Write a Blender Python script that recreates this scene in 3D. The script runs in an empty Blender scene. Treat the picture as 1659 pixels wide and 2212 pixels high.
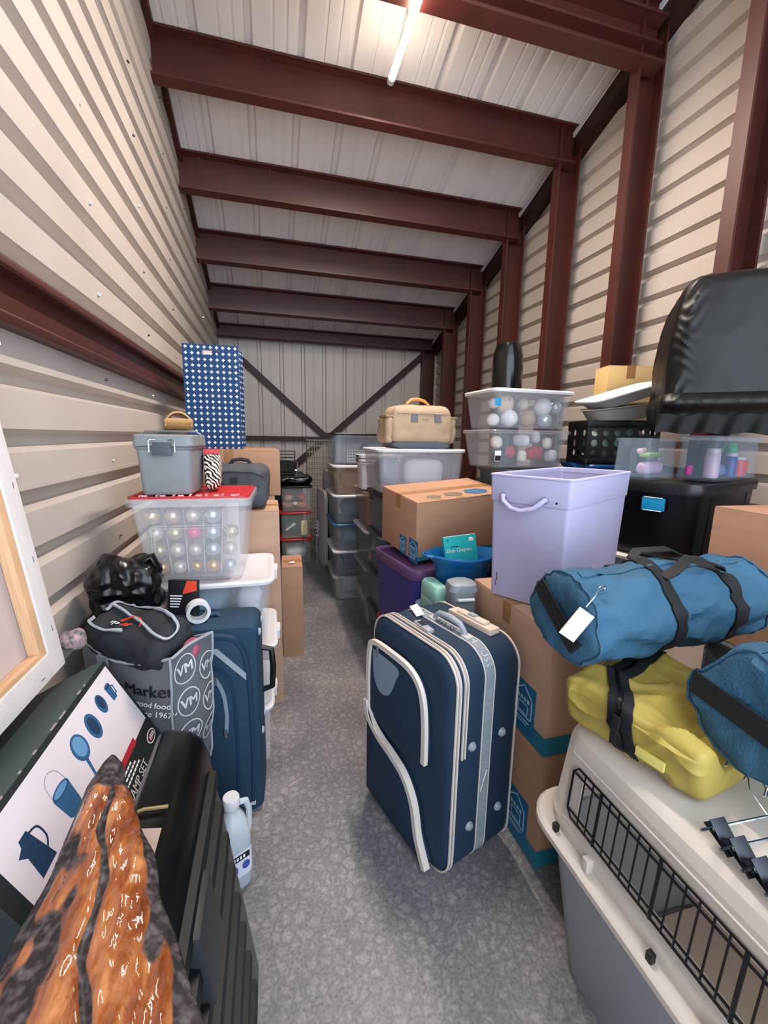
import bpy, bmesh, math, random
from mathutils import Vector, Matrix, noise
PI = math.pi
R = math.radians
S = bpy.context.scene
COL = S.collection

# ---------------------------------------------------------------- camera
CAM_H = 1.35
cam_d = bpy.data.cameras.new('camera'); cam = bpy.data.objects.new('camera', cam_d); COL.objects.link(cam)
cam_d.sensor_fit = 'HORIZONTAL'; cam_d.sensor_width = 36.0; cam_d.lens = 36.0 * 914.4 / 1659.0
cam_d.clip_start = 0.02; cam_d.clip_end = 60
def camera_axes(pitch, roll, yaw):
    fw = Vector((math.sin(yaw) * math.cos(pitch), math.cos(yaw) * math.cos(pitch), -math.sin(pitch)))
    rt = Vector((math.cos(yaw), -math.sin(yaw), 0)); up = rt.cross(fw)
    return math.cos(roll) * rt + math.sin(roll) * up, -math.sin(roll) * rt + math.cos(roll) * up, fw
rt_, up_, fw_ = camera_axes(0.17554, 0.01784, 0.26142)
cam.matrix_world = Matrix(((rt_.x, up_.x, -fw_.x, 0), (rt_.y, up_.y, -fw_.y, 0), (rt_.z, up_.z, -fw_.z, CAM_H), (0, 0, 0, 1)))
S.camera = cam
# ---------------------------------------------------------------- world, light, exposure
W = bpy.data.worlds.new('daylight'); S.world = W; W.use_nodes = True
wn = W.node_tree.nodes; wb = wn['Background']
wb.inputs[0].default_value = (0.74, 0.87, 1.0, 1); wb.inputs[1].default_value = 2.6
S.view_settings.view_transform = 'Standard'; S.view_settings.look = 'None'
S.view_settings.gamma = 1; S.view_settings.use_curve_mapping = False
S.view_settings.exposure = 0.54
TUBE_POWER = 64.0
def area_light(name, loc, rot, sx, sy, power, col):
    l = bpy.data.lights.new(name, 'AREA'); l.shape = 'RECTANGLE'; l.size = sx; l.size_y = sy; l.energy = power; l.color = col
    o = bpy.data.objects.new(name, l); COL.objects.link(o); o.location = loc; o.rotation_euler = rot
    return o
# daylight that falls in through the open roll-up door behind the photographer
area_light('door_daylight', (0.9, -1.25, 1.9), (R(90), 0, 0), 3.0, 3.4, 46, (0.80, 0.90, 1.0))

# ---------------------------------------------------------------- materials
def lin(h):
    h = h.lstrip('#'); o = []
    for i in (0, 2, 4):
        c = int(h[i:i + 2], 16) / 255.0
        o.append(c / 12.92 if c <= 0.04045 else ((c + 0.055) / 1.055) ** 2.4)
    return (o[0], o[1], o[2], 1.0)
_mats = {}
def M(name, hexc, rough=0.6, metal=0.0, var=0.0, vs=6.0, bump=0.0, bs=60.0, alpha=1.0, stretch=(1, 1, 1), emit=0.0, spec=0.4, coat=0.0, trans=0.0, hex2=None):
    if name in _mats: return _mats[name]
    m = bpy.data.materials.new(name); m.use_nodes = True; nt = m.node_tree; N = nt.nodes; L = nt.links
    b = N['Principled BSDF']; c = lin(hexc)
    b.inputs['Base Color'].default_value = c; b.inputs['Roughness'].default_value = rough; b.inputs['Metallic'].default_value = metal
    b.inputs['Specular IOR Level'].default_value = spec; b.inputs['Coat Weight'].default_value = coat
    if trans: b.inputs['Transmission Weight'].default_value = trans
    if alpha < 1: b.inputs['Alpha'].default_value = alpha
    if emit: b.inputs['Emission Color'].default_value = c; b.inputs['Emission Strength'].default_value = emit
    if var or bump:
        tc = N.new('ShaderNodeTexCoord'); mp = N.new('ShaderNodeMapping'); mp.inputs['Scale'].default_value = stretch
        L.new(tc.outputs['Object'], mp.inputs[0])
    if var:
        n = N.new('ShaderNodeTexNoise'); n.inputs['Scale'].default_value = vs; n.inputs['Detail'].default_value = 5
        L.new(mp.outputs[0], n.inputs[0])
        r = N.new('ShaderNodeValToRGB'); r.color_ramp.elements[0].position = 0.32; r.color_ramp.elements[1].position = 0.68
        if hex2: c0 = c; c1 = lin(hex2)
        else:
            c0 = tuple(min(1, x * (1 - var)) for x in c[:3]) + (1,); c1 = tuple(min(1, x * (1 + var)) for x in c[:3]) + (1,)
        r.color_ramp.elements[0].color = c0; r.color_ramp.elements[1].color = c1
        L.new(n.outputs[0], r.inputs[0]); L.new(r.outputs[0], b.inputs['Base Color'])
    if bump:
        n2 = N.new('ShaderNodeTexNoise'); n2.inputs['Scale'].default_value = bs; n2.inputs['Detail'].default_value = 4
        L.new(mp.outputs[0], n2.inputs[0]); bp = N.new('ShaderNodeBump'); bp.inputs['Strength'].default_value = bump
        bp.inputs['Distance'].default_value = 0.01
        L.new(n2.outputs[0], bp.inputs['Height']); L.new(bp.outputs[0], b.inputs['Normal'])
    _mats[name] = m
    return m
def nodes_of(m): return m.node_tree.nodes, m.node_tree.links, m.node_tree.nodes['Principled BSDF']

WALL = M('painted steel sheet', '#b9aea6', 0.42, 0.0, var=0.05, vs=3, bump=0.06, bs=9)
ROOF = M('roof steel sheet', '#dcd3cf', 0.5, var=0.05, vs=4, bump=0.12, bs=14)
STEEL = M('red oxide steel', '#43160f', 0.5, 0.0, var=0.16, vs=6, bump=0.05, bs=70, spec=0.6)
STEEL_D = M('dark red oxide steel', '#2c120f', 0.55, 0.0, var=0.2, vs=8, bump=0.05, bs=70)
CARD = M('cardboard', '#a37c62', 0.85, var=0.07, vs=5, bump=0.05, bs=120, stretch=(1, 1, 6))
CARD2 = M('cardboard pale', '#ad8a74', 0.85, var=0.06, vs=5, bump=0.05, bs=120, stretch=(1, 1, 6))
CARD3 = M('cardboard orange', '#a67d62', 0.85, var=0.07, vs=5, bump=0.05, bs=120, stretch=(1, 1, 6))
CARDIN = M('cardboard edge', '#8f6845', 0.9)
TAPE = M('brown packing tape', '#a9794c', 0.3, alpha=0.75)
INKBLUE = M('printed blue', '#1f5f86', 0.6)
INKTEAL = M('printed teal', '#1f6e80', 0.6)
INKBLACK = M('black ink', '#16161a', 0.6)
INKWHITE = M('white print', '#e8e6e4', 0.6)
INKGREY = M('grey print', '#6b6357', 0.7)
WHITEP = M('white plastic', '#cdc9cc', 0.4, var=0.02)
GREYP = M('grey plastic', '#7d8183', 0.45, bump=0.04, bs=200)
DGREYP = M('dark grey plastic', '#474c52', 0.45, bump=0.04, bs=200)
BLACKP = M('black plastic', '#0a0b0d', 0.42, bump=0.03, bs=200)
BLACKGLOSS = M('glossy black plastic', '#08090b', 0.24)
CHROME = M('chrome', '#d8dade', 0.15, 1.0)
STEELW = M('zinc wire', '#a9aaa0', 0.4, 0.6)
BLACKWIRE = M('black wire', '#17181c', 0.35, 0.4)
def clear(name, hexc, a, rough=0.18):
    return M(name, hexc, rough, alpha=a, spec=0.6)
CLEAR = clear('clear plastic', '#dfe6ec', 0.10)
MILKY = clear('milky plastic', '#e9e6ea', 0.17, 0.3)
SMOKE = clear('smoky plastic', '#8a97a2', 0.20)
SMOKEW = clear('hazy plastic', '#c5c3ca', 0.24)
BROWNCLEAR = clear('brown tinted plastic', '#9a8478', 0.32)

# ---------------------------------------------------------------- object helpers
def tag(o, label=None, cat=None, group=None, kind=None):
    if label: o['label'] = label
    if cat: o['category'] = cat
    if group: o['group'] = group
    if kind: o['kind'] = kind
    return o
def empty(name, loc=(0, 0, 0), rot=(0, 0, 0), label=None, cat=None, group=None, kind=None, parent=None):
    o = bpy.data.objects.new(name, None); COL.objects.link(o); o.location = loc
    o.rotation_euler = rot if isinstance(rot, (tuple, list, Vector)) else (0, 0, rot)
    o.empty_display_size = 0.05
    if parent: o.parent = parent
    return tag(o, label, cat, group, kind)
def obj(name, bm, mat, parent=None, loc=None, rot=None, smooth=38, bevel=0, label=None, sub=0):
    bmesh.ops.recalc_face_normals(bm, faces=bm.faces) if smooth != 'keep' else None
    if bevel:
        es = [e for e in bm.edges if len(e.link_faces) == 2 and e.calc_face_angle(0) > R(35)]
        bmesh.ops.bevel(bm, geom=es, offset=bevel, segments=2, profile=0.7, affect='EDGES', clamp_overlap=True)
    ang = R(38 if smooth == 'keep' else smooth)
    uvl = bm.loops.layers.uv.get('UVMap')
    if uvl is None:
        uvl = bm.loops.layers.uv.new('UVMap')
        for f in bm.faces:
            n = f.normal; ax = max(range(3), key=lambda i: abs(n[i]))
            for l in f.loops:
                c = l.vert.co
                l[uvl].uv = (c.y, c.z) if ax == 0 else ((c.x, c.z) if ax == 1 else (c.x, c.y))
    for f in bm.faces: f.smooth = True
    for e in bm.edges:
        if len(e.link_faces) == 2 and e.calc_face_angle(0) > ang: e.smooth = False
    me = bpy.data.meshes.new(name); bm.to_mesh(me); bm.free()
    for m in (mat if isinstance(mat, (list, tuple)) else [mat]): me.materials.append(m)
    o = bpy.data.objects.new(name, me); COL.objects.link(o)
    if parent: o.parent = parent
    if loc is not None: o.location = loc
    if rot is not None: o.rotation_euler = rot if isinstance(rot, (tuple, list)) else (0, 0, rot)
    if sub:
        md = o.modifiers.new('sub', 'SUBSURF'); md.levels = sub; md.render_levels = sub
    if label: o['label'] = label
    return o
def copy_tree(o, parent=None):
    c = o.copy(); COL.objects.link(c)
    if parent: c.parent = parent
    for ch in o.children: copy_tree(ch, c)
    return c
def bm_(): return bmesh.new()
def box(bm, c, s, rot=None):
    r = bmesh.ops.create_cube(bm, size=1.0)
    mt = Matrix.Translation(c) @ (rot.to_4x4() if rot else Matrix.Identity(4)) @ Matrix.Diagonal((s[0], s[1], s[2], 1))
    bmesh.ops.transform(bm, matrix=mt, verts=r['verts']); return r['verts']
def boxr(x0, x1, y0, y1, z0, z1):
    b = bm_(); box(b, ((x0 + x1) / 2, (y0 + y1) / 2, (z0 + z1) / 2), (x1 - x0, y1 - y0, z1 - z0)); return b
def loft(bm, rings, cap0=True, cap1=True, closed=True):
    vs = [[bm.verts.new(p) for p in r] for r in rings]; n = len(rings[0])
    for a, b in zip(vs, vs[1:]):
        for i in range(n if closed else n - 1):
            j = (i + 1) % n
            try: bm.faces.new((a[i], a[j], b[j], b[i]))
            except ValueError: pass
    if cap0: bm.faces.new(vs[0][::-1])
    if cap1: bm.faces.new(vs[-1])
    return vs
def rrect(w, d, r, n=5):
    r = min(r, w / 2 - 1e-4, d / 2 - 1e-4); pts = []
    for cx, cy, a0 in ((w / 2 - r, d / 2 - r, 0), (-w / 2 + r, d / 2 - r, 90), (-w / 2 + r, -d / 2 + r, 180), (w / 2 - r, -d / 2 + r, 270)):
        for k in range(n + 1):
            a = R(a0 + 90.0 * k / n); pts.append((cx + r * math.cos(a), cy + r * math.sin(a)))
    return pts
def ringz(w, d, r, z, n=5, ox=0, oy=0): return [(x + ox, y + oy, z) for x, y in rrect(w, d, r, n)]
def tube(bm, pts, r, n=8, closed=False, caps=True):
    pts = [Vector(p) for p in pts]; rings = []; up = None
    N = len(pts)
    for i, p in enumerate(pts):
        if closed: t = pts[(i + 1) % N] - pts[i - 1]
        else: t = pts[min(i + 1, N - 1)] - pts[max(i - 1, 0)]
        if t.length < 1e-9: t = Vector((0, 0, 1))
        t.normalize()
        if up is None:
            up = Vector((0, 0, 1)) if abs(t.z) < 0.9 else Vector((1, 0, 0))
        a = up - t * up.dot(t)
        if a.length < 1e-6: a = t.orthogonal()
        a.normalize(); up = a; b = t.cross(a)
        rr = r[i] if isinstance(r, (list, tuple)) else r
        rings.append([p + rr * (math.cos(2 * PI * k / n) * a + math.sin(2 * PI * k / n) * b) for k in range(n)])
    if closed: rings.append(rings[0])
    loft(bm, rings, caps and not closed, caps and not closed)
def ball(bm, c, r, seg=20, rings=12, sz=1.0):
    v = bmesh.ops.create_uvsphere(bm, u_segments=seg, v_segments=rings, radius=r)['verts']
    bmesh.ops.transform(bm, matrix=Matrix.Translation(c) @ Matrix.Diagonal((1, 1, sz, 1)), verts=v); return v
def cyl(bm, a, b, r, n=16, r2=None):
    a = Vector(a); b = Vector(b); tube(bm, [a, b], [r, r if r2 is None else r2], n)
def lathe(bm, prof, n=24, c=(0, 0, 0)):
    rings = [[(c[0] + r * math.cos(2 * PI * k / n), c[1] + r * math.sin(2 * PI * k / n), c[2] + z) for k in range(n)] for r, z in prof]
    loft(bm, rings, prof[0][0] > 1e-5, prof[-1][0] > 1e-5)
def prism(bm, pts, f, t0, t1):
    """outline pts (u,v) mapped by f(u,v,t) and extruded between offsets t0,t1"""
    loft(bm, [[f(u, v, t0) for u, v in pts], [f(u, v, t1) for u, v in pts]])
def face_map(kind, w, d, h):
    if kind == 'front': return lambda u, v, t: (u, -d / 2 - t, v)
    if kind == 'back': return lambda u, v, t: (-u, d / 2 + t, v)
    if kind == 'right': return lambda u, v, t: (w / 2 + t, u, v)
    if kind == 'left': return lambda u, v, t: (-w / 2 - t, -u, v)
    if kind == 'top': return lambda u, v, t: (u, v, h + t)
def rect(u0, u1, v0, v1): return [(u0, v0), (u1, v0), (u1, v1), (u0, v1)]
def decal(parent, name, outlines, mat, f, t0=0.0002, t1=0.0010, label=None):
    b = bm_()
    for o in outlines: prism(b, o, f, t0, t1)
    return obj(name, b, mat, parent, label=label)
def outline_strip(pts, wd, closed=True):
    """quads that trace a polyline with width wd, as outlines"""
    out = []; n = len(pts)
    for i in range(n if closed else n - 1):
        a = Vector(pts[i]); b = Vector(pts[(i + 1) % n]); t = (b - a); l = t.length
        if l < 1e-7: continue
        t /= l; nn = Vector((-t.y, t.x)) * wd / 2; a2 = a - t * wd / 2; b2 = b + t * wd / 2
        out.append([tuple(a2 - nn), tuple(b2 - nn), tuple(b2 + nn), tuple(a2 + nn)])
    return out
def ellipse(cx, cy, rx, ry, n=20, rot=0):
    return [(cx + rx * math.cos(2 * PI * k / n) * math.cos(rot) - ry * math.sin(2 * PI * k / n) * math.sin(rot),
             cy + rx * math.cos(2 * PI * k / n) * math.sin(rot) + ry * math.sin(2 * PI * k / n) * math.cos(rot)) for k in range(n)]
def text_bm(s, size, res=2, bold=0.0, shear=0.0, spacing=1.0):
    bold = 0.0
    c = bpy.data.curves.new('t', 'FONT'); c.body = s; c.size = size; c.resolution_u = res; c.offset = bold; c.shear = shear
    c.space_character = spacing; c.align_x = 'CENTER'; c.align_y = 'CENTER'
    o = bpy.data.objects.new('t', c); COL.objects.link(o)
    dg = bpy.context.evaluated_depsgraph_get(); me = bpy.data.meshes.new_from_object(o.evaluated_get(dg))
    b = bm_(); b.from_mesh(me); bpy.data.objects.remove(o); bpy.data.curves.remove(c); bpy.data.meshes.remove(me)
    return b
def lettering(parent, s, size, f, mat, name='lettering', cu=0, cv=0, rot=0, bold=0.0, shear=0, spacing=1.0, t=0.0012, label=None, into=None):
    b = text_bm(s, size, 2, 0, shear, spacing); ca, sa = math.cos(rot), math.sin(rot)
    if bold:
        src_ = b.faces[:]
        for dx_ in (-bold, bold):
            g_ = bmesh.ops.duplicate(b, geom=b.verts[:0] + src_ + list({e for f_ in src_ for e in f_.edges}) + list({v for f_ in src_ for v in f_.verts}))
            for el in g_['geom']:
                if isinstance(el, bmesh.types.BMVert): el.co.x += dx_
    for v in b.verts:
        x, y = v.co.x, v.co.y
        v.co = f(cu + x * ca - y * sa, cv + x * sa + y * ca, t)
    return obj(name, b, mat, parent, label=label, smooth='keep')

class Soft:
    """rounded soft box, base at z=0, with folds; p in [-1,1]^3 on the cube surface -> surface point"""
    def __init__(s, w, d, h, r, amp=0.0, sc=6.0, seed=0.0, fn=None):
        s.w, s.d, s.h, s.r, s.amp, s.sc, s.seed, s.fn = w, d, h, r, amp, sc, seed, fn
    def pt(s, p, off=0.0):
        hw = (s.w / 2, s.d / 2, s.h / 2); q = [p[i] * hw[i] for i in range(3)]; r = min(s.r, *hw)
        inn = [max(-(hw[i] - r), min(hw[i] - r, q[i])) for i in range(3)]
        dv = Vector([q[i] - inn[i] for i in range(3)])
        if dv.length < 1e-9:
            ax = max(range(3), key=lambda i: abs(p[i])); dv = Vector((0, 0, 0)); dv[ax] = 1 if p[ax] > 0 else -1
        n = dv.normalized(); P = Vector(inn) + n * (r + off); P.z += s.h / 2
        if s.amp:
            k = noise.noise(P * s.sc + Vector((s.seed, 0, 0))); k2 = 1 - abs(noise.noise(P * s.sc * 1.9 + Vector((0, s.seed, 5)))) * 2
            P = P + n * s.amp * (k + 0.5 * k2)
        if s.fn: P = Vector(s.fn(P, n))
        return P
    def mesh(s, bm=None, n=14):
        bm = bm or bm_(); idx = {}
        def g(p):
            k = tuple(round(a, 5) for a in p)
            if k not in idx: idx[k] = bm.verts.new(s.pt(p))
            return idx[k]
        for ax in range(3):
            for sg in (-1, 1):
                u, v = (ax + 1) % 3, (ax + 2) % 3
                for i in range(n):
                    for j in range(n):
                        q = []
                        for a, b in ((i, j), (i + 1, j), (i + 1, j + 1), (i, j + 1)):
                            p = [0, 0, 0]; p[ax] = sg
                            p[u] = -1 + 2 * a / n; p[v] = -1 + 2 * b / n; q.append(g(p))
                        if sg < 0: q.reverse()
                        bm.faces.new(q)
        return bm
    def strap(s, path, wax, wid, th=0.004, bm=None, steps=10):
        """path: cube-surface points, joined and subdivided; wax: width axis; wid: width in p units"""
        bm = bm or bm_(); pts = []
        for a, b in zip(path, path[1:]):
            a = Vector(a); b = Vector(b)
            for k in range(steps): pts.append(a.lerp(b, k / steps))
        pts.append(Vector(path[-1])); rings = []
        for p in pts:
            l = []
            for o, t in ((-1, th * 0.2), (1, th * 0.2), (1, th), (-1, th)):
                q = list(p); q[wax] += o * wid / 2; l.append(s.pt(q, t))
            rings.append(l)
        loft(bm, rings); return bm

def at_plane(px, py, **k):
    """point of the real room seen at a measured pixel of the 1659x2212 frame, on a known plane x=, y= or z="""
    d = rt_ * ((px - 829.5) / 914.4) - up_ * ((py - 1106) / 914.4) + fw_
    o = Vector((0, 0, CAM_H))
    (ax, v), = k.items(); i = 'xyz'.index(ax)
    return o + d * ((v - o[i]) / d[i])

# reusable builders ------------------------------------------------------------
def tote(label, loc, rot, w, d, h, body, lid=None, name='storage_bin', cat='bin', group=None, taper=0.88, r=0.035, lidh=0.018, ribs=True,
         latch=None, latch_side='short', rim=0.012, open_top=False, lid_in=None):
    """open plastic tub with rim flange, lid and latches. origin: centre of the base"""
    t = empty(name, loc, rot, label, cat, group)
    th = 0.0025; bh = h - (0 if open_top else lidh * 0.6); b = bm_(); n = 4
    wb, db = w * taper, d * taper
    rings = [ringz(wb - 2 * r * 0.3, db - 2 * r * 0.3, r, 0, n), ringz(wb, db, r, 0.008, n)]
    k = 6
    for i in range(1, k + 1):
        f = i / k; rings.append(ringz(wb + (w - 2 * rim - wb) * f, db + (d - 2 * rim - db) * f, r, 0.008 + (bh - 0.022) * f, n))
    rings += [ringz(w - 0.004, d - 0.004, r + 0.01, bh - 0.012, n), ringz(w - 0.004, d - 0.004, r + 0.01, bh, n), ringz(w - 2 * rim - 2 * th, d - 2 * rim - 2 * th, r, bh, n)]
    for i in range(k, -1, -1):
        f = i / k; rings.append(ringz(wb + (w - 2 * rim - wb) * f - 2 * th, db + (d - 2 * rim - db) * f - 2 * th, r, 0.012 + (bh - 0.024) * f, n))
    loft(b, rings)
    obj('body', b, body, t)
    if ribs:
        b = bm_()
        for sx in (-1, 1):
            for q in (-0.3, 0.3):
                x0 = wb * 0.5; x1 = w * 0.5 - rim
                tube(b, [(q * w, sx * (db / 2 + 0.0006), 0.02), (q * w, sx * (d / 2 - rim + 0.0006), bh - 0.03)], 0.003, 6)
        obj('wall_rib', b, body, t)['kind'] = 'stuff'
    if lid and not open_top:
        b = bm_(); z = h
        loft(b, [ringz(w, d, r + 0.012, z - lidh, n), ringz(w + 0.004, d + 0.004, r + 0.012, z - lidh * 0.4, n), ringz(w - 0.006, d - 0.006, r + 0.01, z, n), ringz(w - 0.03, d - 0.03, r, z, n), ringz(w - 0.05, d - 0.05, r, z - 0.006, n)])
        obj('lid', b, lid, t)
    if latch:
        spots = [(-1, 0), (1, 0)] if latch_side == 'short' else [(0, -1), (0, 1)]
        for sx, sy in spots:
            b = bm_(); lw = 0.05
            if sx: box(b, (sx * (w / 2 + 0.006), 0, h - 0.032), (0.010, lw * 1.4, 0.04)); box(b, (sx * (w / 2 + 0.004), 0, h - 0.008), (0.02, lw, 0.014))
            else: box(b, (0, sy * (d / 2 + 0.006), h - 0.032), (lw * 1.4, 0.010, 0.04)); box(b, (0, sy * (d / 2 + 0.004), h - 0.008), (lw, 0.02, 0.014))
            obj('latch', b, latch, t, bevel=0.003)
    return t

def house_logo(parent, f, cu, cv, s, name='printed_logo', label='blue printed panel with a white house outline'):
    p = decal(parent, name, [rect(cu - s * .5, cu + s * .5, cv - s * .75, cv + s * .62)], INKBLUE, f, 0.0003, 0.0012, label)
    ho = [(cu - s * .36, cv - s * .30), (cu - s * .36, cv + s * .26), (cu, cv + s * .52), (cu + s * .36, cv + s * .26), (cu + s * .36, cv - s * .30)]
    o = outline_strip(ho, s * 0.04) + outline_strip([(cu - s * .2, cv - .24 * s), (cu - s * .2, cv + .02 * s), (cu + s * .2, cv + .02 * s), (cu + s * .2, cv - .24 * s)], s * .03)
    o += [rect(cu - s * .26 + k * s * .14, cu - s * .26 + k * s * .14 + s * .09, cv + s * .1, cv + s * .2) for k in range(4)]
    o += [rect(cu - s * .36, cu + s * .30, cv - s * .44, cv - s * .41), rect(cu - s * .36, cu + s * .2, cv - s * .52, cv - s * .49)]
    decal(p, 'white_print', o, M('white print dim', '#9fb6c4', .7), f, 0.0013, 0.0018)

def carton(label, loc, rot, w, d, h, mat=CARD, tape=True, band=None, group=None, name='cardboard_box', seam='x', bandmat=None):
    t = empty(name, loc, rot, label, 'box', group)
    b = bm_(); box(b, (0, 0, (h - 0.005) / 2), (w, d, h - 0.005)); obj('body', b, mat, t, bevel=0.003)
    for s_ in (-1, 1):
        b = bm_()
        if seam == 'x': box(b, (0, s_ * (d / 4 + 0.0008), h - 0.0025), (w - 0.004, d / 2 - 0.0024, 0.004))
        else: box(b, (s_ * (w / 4 + 0.0008), 0, h - 0.0025), (w / 2 - 0.0024, d - 0.004, 0.004))
        obj('flap', b, mat, t)
    if tape:
        b = bm_()
        if seam == 'x':
            box(b, (0, 0, h + 0.0003), (w, 0.05, 0.0008))
            for s_ in (-1, 1): box(b, (s_ * (w / 2 + 0.0005), 0, h - 0.035), (0.0008, 0.05, 0.072))
        else:
            box(b, (0, 0, h + 0.0003), (0.05, d, 0.0008))
            for s_ in (-1, 1): box(b, (0, s_ * (d / 2 + 0.0005), h - 0.035), (0.05, 0.0008, 0.072))
        obj('tape', b, TAPE, t)
    if band:
        b = bm_(); z0, z1 = band
        loft(b, [[(x, y, z) for x, y in rect(-w / 2 - .001, w / 2 + .001, -d / 2 - .001, d / 2 + .001)] for z in (z0, z1)], False, False)
        obj('printed_band', b, bandmat or INKTEAL, t)
    return t

# ================================================================ STRUCTURE
XL, XR, YF, YB = -0.62, 2.43, -1.2, 6.2
SLOPE = 0.33
def roof_z(y): return 3.67 - SLOPE * (y - 3.21)
def struct(name, bm, mat, parent=None, label=None, **k):
    o = obj(name, bm, mat, parent, **k)
    if not parent: o['kind'] = 'structure'
    if label: o['label'] = label
    return o
# floor -----------------------------------------------------------------
FLOOR = M('sealed concrete', '#8f8b8d', 0.45)
N_, L_, B_ = nodes_of(FLOOR)
tc = N_.new('ShaderNodeTexCoord')
nz = N_.new('ShaderNodeTexNoise'); nz.inputs['Scale'].default_value = 2.6; nz.inputs['Detail'].default_value = 8
wn2 = N_.new('ShaderNodeTexNoise'); wn2.inputs['Scale'].default_value = 22; wn2.inputs['Detail'].default_value = 3
mxv = N_.new('ShaderNodeMix'); mxv.data_type = 'VECTOR'; mxv.inputs[0].default_value = 0.05
vo = N_.new('ShaderNodeTexVoronoi'); vo.feature = 'DISTANCE_TO_EDGE'; vo.inputs['Scale'].default_value = 34
L_.new(tc.outputs['Object'], nz.inputs[0]); L_.new(tc.outputs['Object'], wn2.inputs[0])
L_.new(tc.outputs['Object'], mxv.inputs[4]); L_.new(wn2.outputs[1], mxv.inputs[5]); L_.new(mxv.outputs[1], vo.inputs[0])
r1 = N_.new('ShaderNodeValToRGB'); r1.color_ramp.elements[0].position = .3; r1.color_ramp.elements[1].position = .72
r1.color_ramp.elements[0].color = lin('#6e6e71'); r1.color_ramp.elements[1].color = lin('#a09998')
r2 = N_.new('ShaderNodeValToRGB'); r2.color_ramp.elements[0].position = .0; r2.color_ramp.elements[1].position = .34
r2.color_ramp.elements[0].color = lin('#9ea2ab'); r2.color_ramp.elements[1].color = (1, 1, 1, 1)
mm = N_.new('ShaderNodeMix'); mm.data_type = 'RGBA'; mm.blend_type = 'MULTIPLY'; mm.inputs[0].default_value = 0.6
L_.new(nz.outputs[0], r1.inputs[0]); L_.new(vo.outputs[0], r2.inputs[0]); L_.new(r1.outputs[0], mm.inputs[6]); L_.new(r2.outputs[0], mm.inputs[7])
nf = N_.new('ShaderNodeTexNoise'); nf.inputs['Scale'].default_value = 130; nf.inputs['Detail'].default_value = 4
rf_ = N_.new('ShaderNodeValToRGB'); rf_.color_ramp.elements[0].position = .3; rf_.color_ramp.elements[1].position = .7
rf_.color_ramp.elements[0].color = (.66, .66, .67, 1); rf_.color_ramp.elements[1].color = (1.2, 1.2, 1.2, 1)
m2 = N_.new('ShaderNodeMix'); m2.data_type = 'RGBA'; m2.blend_type = 'MULTIPLY'; m2.inputs[0].default_value = 1
L_.new(tc.outputs['Object'], nf.inputs[0]); L_.new(nf.outputs[0], rf_.inputs[0]); L_.new(mm.outputs[2], m2.inputs[6]); L_.new(rf_.outputs[0], m2.inputs[7])
L_.new(m2.outputs[2], B_.inputs['Base Color'])
rr_ = N_.new('ShaderNodeMapRange'); rr_.inputs[3].default_value = 0.32; rr_.inputs[4].default_value = 0.6
L_.new(nz.outputs[0], rr_.inputs[0]); L_.new(rr_.outputs[0], B_.inputs['Roughness'])
struct('floor', boxr(XL - .05, XR + .05, YF, YB + .05, -0.06, 0), FLOOR, label='mottled grey sealed concrete floor')

# side walls: horizontally ribbed steel sheets ---------------------------
PITCH = 0.1565
def rib_profile(z0, z1):
    """(depth, z) points of the sheet between z0 and z1; the rib pushes outwards"""
    pts = []; z = z0
    while z < z1 - 1e-6:
        pts += [(0, z), (0, z + PITCH * .62), (0.036, z + PITCH * .72), (0.036, z + PITCH * .90), (0, z + PITCH)]
        z += PITCH
    out = []
    for p in pts:
        if not out or abs(out[-1][0] - p[0]) + abs(out[-1][1] - p[1]) > 1e-6: out.append(p)
    return out
def side_wall(name, x, sgn, label):
    w = empty(name, (0, 0, 0), kind='structure', label=label)
    k = 4; z = -PITCH * 0.35
    while z < roof_z(YF) + .05:
        pr = rib_profile(z, z + k * PITCH); b = bm_(); rows = []
        for dp, zz in pr:
            ye = max(YF, min(YB, (3.67 + SLOPE * 3.21 - zz) / SLOPE))
            n = 12; rows.append([(x + sgn * dp, YF + (ye - YF) * i / n, zz) for i in range(n + 1)])
        vs = [[b.verts.new(p) for p in r] for r in rows]
        for a, c in zip(vs, vs[1:]):
            for i in range(len(a) - 1):
                try: b.faces.new((a[i], a[i + 1], c[i + 1], c[i]))
                except ValueError: pass
        bmesh.ops.remove_doubles(b, verts=b.verts, dist=1e-5)
        # a slim lap lip where the next sheet overlaps
        box(b, (x - sgn * 0.0015, (YF + max(YF + .1, min(YB, (3.67 + SLOPE * 3.21 - z) / SLOPE))) / 2, z + 0.006), (0.0022, max(.1, min(YB, (3.67 + SLOPE * 3.21 - z) / SLOPE) - YF), 0.012))
        obj('wall_panel', b, WALL, w); z += k * PITCH
    return w
wl = side_wall('wall_left', XL, -1, 'left wall of horizontally ribbed cream steel sheets')
wr = side_wall('wall_right', XR, 1, 'right wall of horizontally ribbed cream steel sheets behind the dark red columns')
# outer skins keep daylight out
struct('wall_left_outer', boxr(XL - .08, XL - .05, YF, YB + .1, 0, 5.3), STEEL_D)
struct('wall_right_outer', boxr(XR + .05, XR + .08, YF, YB + .1, 0, 5.3), STEEL_D)
# screws of the left wall
rnd = random.Random(4)
b = bm_()
for col_y in (0.55, 1.25, 1.95, 2.65, 3.35, 4.05, 4.8, 5.5):
    z = 0.3
    while z < roof_z(col_y) - .1:
        cyl(b, (XL, col_y + rnd.uniform(-.02, .02), z), (XL + .006, col_y, z), 0.005, 6); z += PITCH * 2
obj('wall_screws', b, CHROME, wl)['kind'] = 'stuff'
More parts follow.
